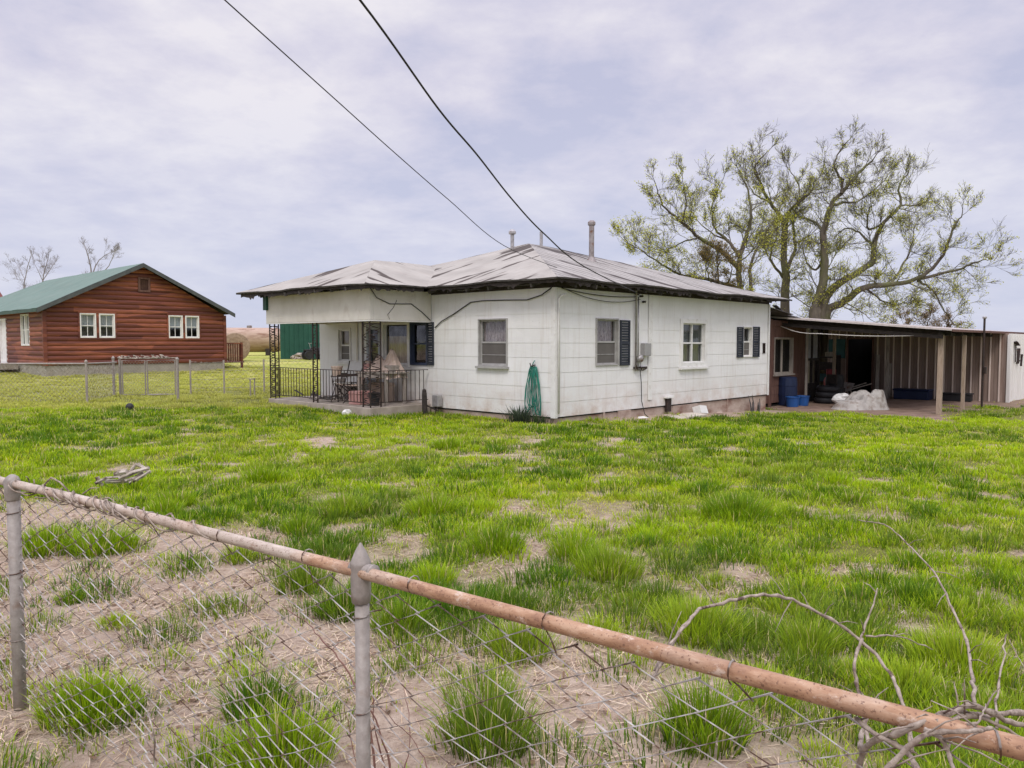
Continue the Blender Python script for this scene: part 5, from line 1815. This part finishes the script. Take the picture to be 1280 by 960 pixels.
branch('branch_tangle', [([(1300, 908, 1.30), (1270, 905, 1.25), (1222, 883, 1.2), (1168, 898, 1.17), (1125, 915, 1.18), (1082, 934, 1.25), (1072, 970, 1.3)], .006, .007), ([(1300, 890, 1.35), (1250, 893, 1.28), (1215, 895, 1.2), (1170, 902, 1.16)], .007, .005),
                         ([(1070, 898, 1.25), (1095, 918, 1.2), (1128, 936, 1.18), (1150, 965, 1.1)], .005, .006), ([(1155, 912, 1.12), (1175, 922, 1.1), (1186, 942, 1.1), (1194, 975, 1.08)], .0055, .004), ([(1240, 910, 1.1), (1205, 914, 1.08), (1165, 916, 1.1), (1140, 930, 1.1), (1100, 970, 1.1)], .004, .006),
                         ([(1150, 900, 1.2), (1200, 890, 1.2), (1235, 900, 1.22), (1300, 935, 1.25)], .003, .004), ([(1075, 935, 1.3), (1080, 905, 1.35), (1085, 880, 1.4)], .006, .003), ([(1210, 905, 1.12), (1225, 900, 1.15), (1232, 880, 1.2)], .003, .0015)], 'vine', 'tangle of pale dry branches lying over the right end of the fence rail', 'branches')
branch('wild_bramble', [([(352, 757, 2.75), (385, 780, 2.6), (415, 812, 2.4), (440, 850, 2.3), (458, 890, 2.2), (470, 970, 2.15)], .0016, .005), ([(440, 850, 2.3), (470, 900, 2.25), (492, 975, 2.2)], .003, .004), ([(452, 790, 2.4), (462, 860, 2.3), (480, 970, 2.2)], .0012, .003), ([(505, 860, 2.5), (512, 910, 2.35), (505, 975, 2.25)], .001, .0025), ([(470, 880, 2.3), (520, 930, 2.3), (540, 980, 2.2)], .001, .0025), ([(430, 880, 2.2), (440, 930, 2.15), (452, 980, 2.1)], .001, .0025)], 'red_vine', 'thin reddish stems growing up beside the pointed fence post', 'bramble')
branch('dry_stalk', [([(185, 890, 2.6), (192, 920, 2.5), (196, 985, 2.4)], .002, .005)], 'bleached', 'pale dry stalk standing before the fence at the lower left', 'stalk')
# bleached wood debris in the yard
dp = at(157, 612, 8.4); dg = G(dp.x, dp.y)
m = MB(); r_ = random.Random(3)
for (a, b, r0, r1) in (((-.05, 0, .08), (.22, .02, .20), .03, .02), ((-.1, .02, .12), (.02, .0, .16), .035, .03), ((.0, 0, .05), (.15, .05, .14), .025, .02), ((-.27, -.03, .03), (-.05, 0, .10), .02, .012), ((-.27, 0, .10), (-.22, 0, .0), .02, .015), ((.05, -.03, .03), (.24, 0, .17), .02, .015), ((.1, .03, .24), (.23, .02, .14), .02, .012), ((-.2, .02, .04), (.1, .05, .06), .025, .02), ((.0, .06, .1), (.1, .04, .25), .02, .01)):
    a, b = Vector(a), Vector(b); mid = a.lerp(b, .5) + Vector((r_.uniform(-.02, .02), 0, r_.uniform(-.02, .03)))
    m.tube([a, mid, b], [r0, (r0 + r1) / 2 * 1.15, r1], 6)
o = m.build('driftwood', M['bleached']); o.location = (dp.x, dp.y, dg + .04); o.scale = (1.15, 1.15, .95); tag(o, 'small heap of bleached broken wood lying in the grass', 'wood')

# ------------------------------------------------------------------ fences and gate in the left middle distance
def netting(mb, a, b, z0, z1, step=.11, r=.0035):
    a, b = Vector(a), Vector(b)
    l = (b - a).length
    n = int(l / step)
    hh = z1 - z0
    k_ = int(hh / step)
    for i_ in range(-k_, n + 1):
        for sgn in (1, -1):
            t0 = i_ * step; t1 = t0 + hh
            za, zb_ = (z0, z1) if sgn > 0 else (z1, z0)
            c0, c1 = max(t0, 0), min(t1, l)
            if c1 <= c0: continue
            f0 = (c0 - t0) / hh; f1 = (c1 - t0) / hh
            p = a.lerp(b, c0 / l); q = a.lerp(b, c1 / l)
            mb.tube([(p.x, p.y, p.z + za + (zb_ - za) * f0), (q.x, q.y, q.z + za + (zb_ - za) * f1)], r, 3, cap=False)


def gp(px, Y):
    p = at(px, 470, Y); return Vector((p.x, p.y, G(p.x, p.y)))


pa, pb_, pc = gp(-60, 19.0), gp(108, 19.2), gp(223, 19.5)
o0 = pb_.copy()
e_ = empty('yard_fence', o0, 0, 'low chain link fence with a pipe rail in front of the log house', 'fence')
for p in (pa, pb_):
    m = MB(); m.tube([p + Vector((0, 0, -.2)), p + Vector((0, 0, 1.03))], .03, 8); m.lathe([(.035, 1.0), (.04, 1.04), (.01, 1.08)], p, 8); m.build('post', M['grey_wood'], e_, o0)
gb0 = gp(146, 21.5)
m = MB(); m.tube([pa + Vector((0, 0, .98)), pb_ + Vector((0, 0, .98)), gb0 + Vector((0, 0, .95))], .022, 8); m.build('top_rail', M['post_galv'], e_, o0)
m = MB(); netting(m, pa, pb_, .05, .96); netting(m, pb_, gb0, .05, .93); m.build('mesh', M['wire'], e_, o0)

g1, g2, g3 = gp(153, 21.4), gp(183, 21.4), gp(219, 21.4)
e_ = empty('yard_gate', g1, 0, 'double pipe gate with dry vines on top before the log house', 'gate')
for a, b in ((g1, g2 - Vector((.03, 0, 0))), (g2 + Vector((.03, 0, 0)), g3)):
    m = MB(); m.tube([a + Vector((0, 0, .05)), a + Vector((0, 0, 1.0)), b + Vector((0, 0, 1.0)), b + Vector((0, 0, .05)), a + Vector((0, 0, .05))], .022, 8); netting(m, a, b, .06, .98, .09)
    m.build('gate_leaf', M['post_galv'], e_, g1)
for p in (gp(150, 21.5), gp(222, 19.6), gp(142, 21.6)):
    m = MB(); m.tube([p + Vector((0, 0, -.2)), p + Vector((0, 0, 1.06))], .036, 8); m.lathe([(.04, 1.04), (.045, 1.08), (.01, 1.13)], p, 8); m.build('gate_post', M['post_galv'], e_, g1)
m = MB(); r_ = random.Random(9)
m.tube([g1 + Vector((-.1, 0, 1.06)), g3 + Vector((.1, 0, 1.06))], .02, 6)
for k in range(40):
    p = g1.lerp(g3, r_.random()) + Vector((0, r_.uniform(-.05, .05), 1.06)); q = p + Vector((r_.uniform(-.2, .2), 0, r_.uniform(-.02, .1)))
    m.tube([p, p.lerp(q, .5) + Vector((0, 0, .03)), q], .012, 4)
o = m.build('dry_vine', M['bleached'], None, g1); o.location = g1; tag(o, 'pale dry vine heaped along the top of the yard gate', 'vine')
q = [gp(238, 22.0), gp(280, 22.4), gp(330, 22.8), gp(405, 23.4)]
e_ = empty('wire_fence', q[0], 0, 'sagging wire fence running from the gate behind the porch', 'fence')
for p in q:
    m = MB(); m.tube([p + Vector((0, 0, -.2)), p + Vector((0, 0, 1.0))], .025, 7); m.build('post', M['grey_wood'], e_, q[0])
m = MB()
for z in (.2, .45, .7, .95):
    for a, b in zip(q, q[1:]): m.tube(sag(a + Vector((0, 0, z)), b + Vector((0, 0, z)), .02, 5), .0045, 4, cap=False)
for a, b in zip(q, q[1:]): netting(m, a, b, .05, .95, .15, .003)
m.build('wire', M['wire'], e_, q[0])
p = gp(315, 21.0)
m = MB(); m.bar((-.05, 0, -.1), (-.05, 0, .50), .03, .03); m.bar((.05, .02, -.1), (.06, .02, .52), .03, .03); m.bar((-.08, -.01, .49), (.09, .0, .52), .04, .03); o = m.build('short_marker_post', M['grey_wood']); o.location = p; tag(o, 'short grey twin post standing in the grass left of the porch', 'post')
p = at(162, 504, 17.5)
lump('dark_ball', M['black_plastic'], (p.x, p.y, G(p.x, p.y) + .06), .09, .09, .09, 5, 'small dark ball lying in the grass before the gate', 'ball', 8, rough=.05)

# ------------------------------------------------------------------ overhead wires
def overhead(px0, py0, d0, end, mids, r, label):
    """wire hung in the vertical plane from a roadside pole behind the camera to the house"""
    s = at(px0, py0, d0)
    e_ = Vector(end)
    n2 = (e_ - s).cross(Vector((0, 0, 1))).normalized()
    pts = [s]
    for px, py in mids:
        q_ = at(px, py, 1.0) - EYE
        t = (s - EYE).dot(n2) / q_.dot(n2)
        pts.append(EYE + q_ * t)
    pts.append(e_)
    # continue to the pole
    dd_ = (s - e_).normalized()
    pts = [s + dd_ * 12 + Vector((0, 0, 1.5)), s + dd_ * 5 + Vector((0, 0, .45)), s + dd_ * 1.5 + Vector((0, 0, .1))] + pts[:1] + pts[2:]
    out = []
    n = len(pts)
    for i_ in range(n - 1):
        p0 = pts[max(i_ - 1, 0)]; p1 = pts[i_]; p2 = pts[i_ + 1]; p3 = pts[min(i_ + 2, n - 1)]
        for j in range(8):
            t = j / 8
            out.append(.5 * ((2 * p1) + (p2 - p0) * t + (2 * p0 - 5 * p1 + 4 * p2 - p3) * t * t + (3 * p1 - p0 - 3 * p2 + p3) * t ** 3))
    out.append(pts[-1])
    m = MB(); m.tube(out, r, 6)
    o = m.build('overhead_wire', M['cable'], smooth=True)
    return tag(o, label, 'wire', 'overhead wires to the house')


overhead(450, 0, 5.0, H(2.74, -.10, 2.66), [(500, 72), (548, 136), (596, 193), (640, 249), (680, 292), (730, 333)], .0085, 'thick black overhead wire coming down to the meter at the house eave')
overhead(281, 0, 6.0, H(1.1, .8, 3.16), [(350, 64), (420, 125), (490, 188), (560, 249), (630, 307)], .0055, 'thin dark overhead wire ending on the roof of the white house')


# ------------------------------------------------------------------ trees
def tube_fast(store, pts, rs, n):
    store.append((pts, rs, n))


def build_tubes(store):
    m = MB()
    for pts, rs, n in store: m.tube(pts, rs, n, cap=False)
    return m


def rvec(r_): 
    while True:
        v = Vector((r_.uniform(-1, 1), r_.uniform(-1, 1), r_.uniform(-1, 1)))
        if .05 < v.length < 1: return v.normalized()


def twig(store, leaves, p, d, l, r, lev, r_, up=.25, droop=0.0):
    n = 4 if lev < 3 else 3
    pts = [p]; q = p; dd = d.copy()
    for k in range(n):
        dd = (dd + rvec(r_) * .19 + Vector((0, 0, up * .35 - droop * (k / n))))
        dd.normalize()
        q = q + dd * (l / n)
        pts.append(q)
    rs = [max(r * (1 - .75 * k / n), .0045) for k in range(n + 1)]
    tube_fast(store, pts, rs, 5 if lev == 1 else (4 if lev == 2 else 3))
    if lev >= 3:
        for k in range(2): leaves.append(pts[r_.randint(1, n)] + rvec(r_) * .08)
    if lev < 4:
        c = {1: r_.randint(5, 7), 2: r_.randint(4, 5), 3: r_.randint(2, 4)}[lev]
        for k in range(c):
            t = r_.uniform(.25, 1.0)
            i_ = min(int(t * n), n - 1)
            bp = pts[i_].lerp(pts[i_ + 1], t * n - i_)
            nd = (dd * 1.15 + rvec(r_) * .8).normalized()
            twig(store, leaves, bp, nd, l * r_.uniform(.45, .75), max(rs[i_] * .6, .005), lev + 1, r_, up, droop)


def tree(name, limbs, Y, label, seed, group=None, spawn=.23, leafcol=(.52, .53, .085), leafn=.52, jy=1.6, twl=1.12, bark='bark', leafsize=.038):
    """limbs: (polyline of px,py, r0, r1, depth drift)"""
    r_ = random.Random(seed)
    store, leaves = [], []
    base = at(limbs[0][0][0][0], 400, Y)
    base = Vector((base.x, base.y, G(base.x, base.y)))
    for li, (pl, r0, r1, dep) in enumerate(limbs):
        P_ = []
        for k, (px, py) in enumerate(pl):
            P_.append(at(px, py, Y + dep[0] + (dep[1] - dep[0]) * k / (len(pl) - 1) + r_.uniform(-.15, .15)))
        if li == 0 or len(pl) and pl[0][1] > 385:
            P_ = [Vector((P_[0].x, P_[0].y, base.z - .2))] + P_
        out = []
        n = len(P_)
        for i_ in range(n - 1):
            p0 = P_[max(i_ - 1, 0)]; p1 = P_[i_]; p2 = P_[i_ + 1]; p3 = P_[min(i_ + 2, n - 1)]
            for j in range(5):
                t = j / 5
                q = .5 * ((2 * p1) + (p2 - p0) * t + (2 * p0 - 5 * p1 + 4 * p2 - p3) * t * t + (3 * p1 - p0 - 3 * p2 + p3) * t ** 3)
                out.append(q + rvec(r_) * .03)
        out.append(P_[-1])
        k = len(out)
        r0 *= .82
        rs = [r0 + (r1 - r0) * (i_ / (k - 1)) ** .8 for i_ in range(k)]
        tube_fast(store, out, rs, 9 if r0 > .12 else 7)
        tot = 0
        for i_ in range(1, k):
            seg = out[i_] - out[i_ - 1]
            tot += seg.length
            frac = i_ / (k - 1)
            if tot > spawn * r_.uniform(.7, 1.4) * (1.0 if frac > .3 else 1.9) and (out[i_].z > base.z + 2.2):
                tot = 0
                nd = (seg.normalized() * .6 + rvec(r_) * .95 + Vector((0, 0, .15))).normalized()
                twig(store, leaves, out[i_], nd, twl * r_.uniform(.5, 1.5) * (1 - .45 * frac), max(min(rs[i_] * .4, .030), .011), 1, r_, .25, .12 if r_.random() < .4 else 0)
        twig(store, leaves, out[-1], (out[-1] - out[-2]).normalized(), twl * .55, r1, 1, r_)
    e_ = empty(name, base, 0, label, 'tree', group)
    build_tubes(store).build('trunk', M[bark], e_, base, smooth=True)
    if leafn > 0:
        lv = np.array([tuple(q - base) for q in leaves])
        hgt = (lv[:, 2] - 2.5) / 7.5
        lv = lv[nr.random(len(lv)) < leafn * np.clip(1.45 - 1.0 * hgt, .35, 1.6)] if leafn < 1 else np.concatenate([lv, lv[nr.random(len(lv)) < leafn - 1] + nr.normal(0, .1, 3)])
        n = len(lv)
        a = nr.normal(size=(n, 3)); a /= np.linalg.norm(a, axis=1)[:, None]
        b = np.cross(a, nr.normal(size=(n, 3))); b /= np.linalg.norm(b, axis=1)[:, None]
        s = (leafsize * nr.uniform(.5, 1.3, n))[:, None]
        lv = lv + nr.normal(0, .05, (n, 3))
        V_ = np.stack([lv - a * s, lv + b * s * .45, lv + a * s, lv - b * s * .45], 1).reshape(-1, 3)
        cc = np.array(leafcol) * nr.uniform(.6, 1.35, n)[:, None]
        fast_mesh('crown', V_, np.arange(n * 4), np.arange(n) * 4, np.full(n, 4), M['leaf'], np.repeat(cc, 4, 0), e_)
    return e_


def cp_(pts): return [(760 + .40625 * x - (.055 * .40625 * max(0, x - 640)), 400 - (400 - (140 + .40625 * y)) * .905) for x, y in pts]


tree('spreading_elm', [
    (cp_([(635, 640), (642, 590), (660, 520), (668, 420), (665, 340), (690, 250), (720, 210), (790, 130), (822, 100)]), .36, .03, (0, -.5)),
    (cp_([(660, 610), (700, 530), (770, 480), (825, 440), (832, 370), (860, 310), (915, 250), (910, 190), (940, 140)]), .27, .025, (0, 2.0)),
    (cp_([(670, 630), (720, 585), (800, 530), (880, 520), (970, 500), (1045, 435), (1085, 335), (1115, 285)]), .26, .02, (0, -2.5)),
    (cp_([(970, 500), (1100, 470), (1160, 442), (1205, 434)]), .09, .012, (-1.4, -3)),
    (cp_([(970, 505), (1020, 540), (1060, 610), (1090, 655)]), .07, .012, (-1.4, -1)),
    (cp_([(665, 340), (640, 310), (590, 285), (560, 250)]), .10, .02, (-.2, 1.2)),
    (cp_([(720, 210), (725, 170), (700, 120), (715, 70), (740, 35)]), .09, .015, (-.4, -1)),
    (cp_([(690, 250), (740, 240), (785, 232), (850, 180), (880, 140)]), .08, .012, (-.4, 1.5)),
    (cp_([(668, 420), (640, 470), (610, 440), (600, 400)]), .08, .02, (0, 1)),
    (cp_([(832, 400), (790, 350), (740, 330), (700, 360)]), .08, .015, (1.0, 2.2)),
    (cp_([(880, 520), (920, 460), (950, 390), (960, 330)]), .08, .015, (-.9, .8)),
    (cp_([(690, 600), (760, 595), (820, 640)]), .06, .012, (0, -1)),
    (cp_([(800, 530), (850, 570), (900, 590), (940, 570)]), .06, .012, (-.6, 1)),
    (cp_([(860, 310), (810, 330), (815, 260), (830, 250)]), .07, .015, (1.2, .5)),
    (cp_([(915, 250), (960, 250), (1000, 245)]), .05, .012, (1.6, 3)),
], 33.0, 'big spreading elm with pale new leaves behind the carport', 21, 'trees in new leaf behind the house')
tree('slender_elm', [
    (cp_([(545, 600), (547, 500), (540, 400), (550, 300), (562, 265), (600, 230), (632, 190)]), .30, .025, (0, .5)),
    (cp_([(540, 380), (538, 310), (500, 240), (470, 180), (452, 120), (480, 80)]), .15, .02, (0, -1.5)),
    (cp_([(550, 470), (575, 400), (570, 300), (590, 200), (560, 130)]), .12, .015, (0, 1.6)),
    (cp_([(545, 500), (500, 430), (520, 340), (490, 300)]), .09, .015, (0, -1)),
    (cp_([(562, 265), (610, 215), (680, 205)]), .07, .012, (0, -1)),
    (cp_([(500, 240), (450, 210), (420, 150)]), .06, .012, (-.8, .5)),
], 34.0, 'upright elm with twin dark stems left of the spreading elm', 22, 'trees in new leaf behind the house')
tree('bushy_elm', [
    (cp_([(405, 580), (405, 440), (430, 340), (440, 280), (430, 200), (410, 150)]), .19, .02, (0, 0)),
    (cp_([(402, 460), (340, 400), (280, 360), (230, 310), (170, 250), (150, 190)]), .14, .018, (0, -1.5)),
    (cp_([(405, 420), (370, 370), (330, 330), (320, 260), (350, 170)]), .10, .015, (0, 1.2)),
    (cp_([(395, 530), (300, 500), (240, 490), (180, 460), (110, 410), (55, 375)]), .11, .012, (0, -2)),
    (cp_([(440, 560), (440, 450), (470, 380), (520, 330)]), .11, .015, (.6, 1.5)),
    (cp_([(280, 360), (240, 370), (180, 400), (120, 390)]), .05, .012, (-.9, .5)),
    (cp_([(230, 310), (240, 240), (230, 170)]), .05, .012, (-1, -2)),
    (cp_([(370, 370), (300, 330), (250, 260)]), .05, .012, (.5, 1.8)),
], 31.0, 'many stemmed leafing elm directly behind the white house roof', 23, 'trees in new leaf behind the house', spawn=.23, leafn=.8)
tree('brown_cedar', [
    (cp_([(345, 560), (340, 500), (335, 430)]), .10, .02, (0, 0)),
    (cp_([(330, 540), (310, 490), (300, 450)]), .06, .015, (0, .5)),
    (cp_([(355, 540), (375, 500), (380, 460)]), .06, .015, (0, -.5)),
], 30.5, 'brownish bush showing over the roof among the elm stems', 24, None, spawn=.2, leafcol=(.26, .19, .07), leafn=.9, twl=.75)
tree('brown_bush', [
    ([(1160, 425), (1158, 410), (1162, 398)], .08, .02, (0, 0)), ([(1150, 425), (1138, 412), (1128, 406)], .06, .015, (0, .5)), ([(1170, 425), (1180, 412), (1188, 406)], .06, .015, (0, -.5)),
], 38.0, 'brown winter bush showing above the carport roof edge', 25, None, spawn=.14, leafcol=(.25, .18, .12), leafn=1.1, twl=.8)
# distant bare trees on the left, and a hazy line of scrub
for sd_, (pl, Y, lb) in enumerate((([([(30, 372), (32, 345), (38, 322)], .10, .03, (0, 0)), ([(32, 350), (22, 332)], .05, .02, (0, 1))], 85, 'bare winter tree farthest left behind the log house roof'),
                                   ([([(53, 372), (54, 345), (60, 324)], .12, .03, (0, 0)), ([(54, 350), (66, 332)], .06, .02, (0, 1)), ([(54, 352), (46, 335)], .05, .02, (0, -1))], 80, 'bare winter tree second from the left behind the log house'),
                                   ([([(114, 360), (113, 332), (107, 310)], .16, .03, (0, 0)), ([(114, 345), (124, 325), (140, 315)], .09, .02, (0, 1)), ([(114, 350), (134, 335), (142, 318)], .07, .02, (0, -2))], 75, 'tallest bare winter tree left of the log house gable'))):
    tree('bare_tree', pl, Y, lb, 40 + sd_, 'bare trees behind the log house', spawn=.5, leafn=0, twl=1.3, bark='far_bark')
n = 9000
x = nr.uniform(-140, 140, n); y = nr.uniform(120, 210, n)
h = nr.uniform(1.0, 3.2, n) * (.5 + fbm(x * .05, y * .05, 71))
x = x[:]; c = np.array((.26, .215, .20)) * nr.uniform(.8, 1.2, n)[:, None]
blades('distant_scrub', x, y, h, np.full(n, .5), nr.random(n) * 6.28, nr.uniform(0, .5, n), c, M['straw'], label='hazy brown scrub along the far field edge', cat='scrub')

# render settings
scene.render.engine = 'CYCLES'
scene.cycles.max_bounces = 6
scene.cycles.diffuse_bounces = 3
scene.cycles.transparent_max_bounces = 12
scene.cycles.use_denoising = True
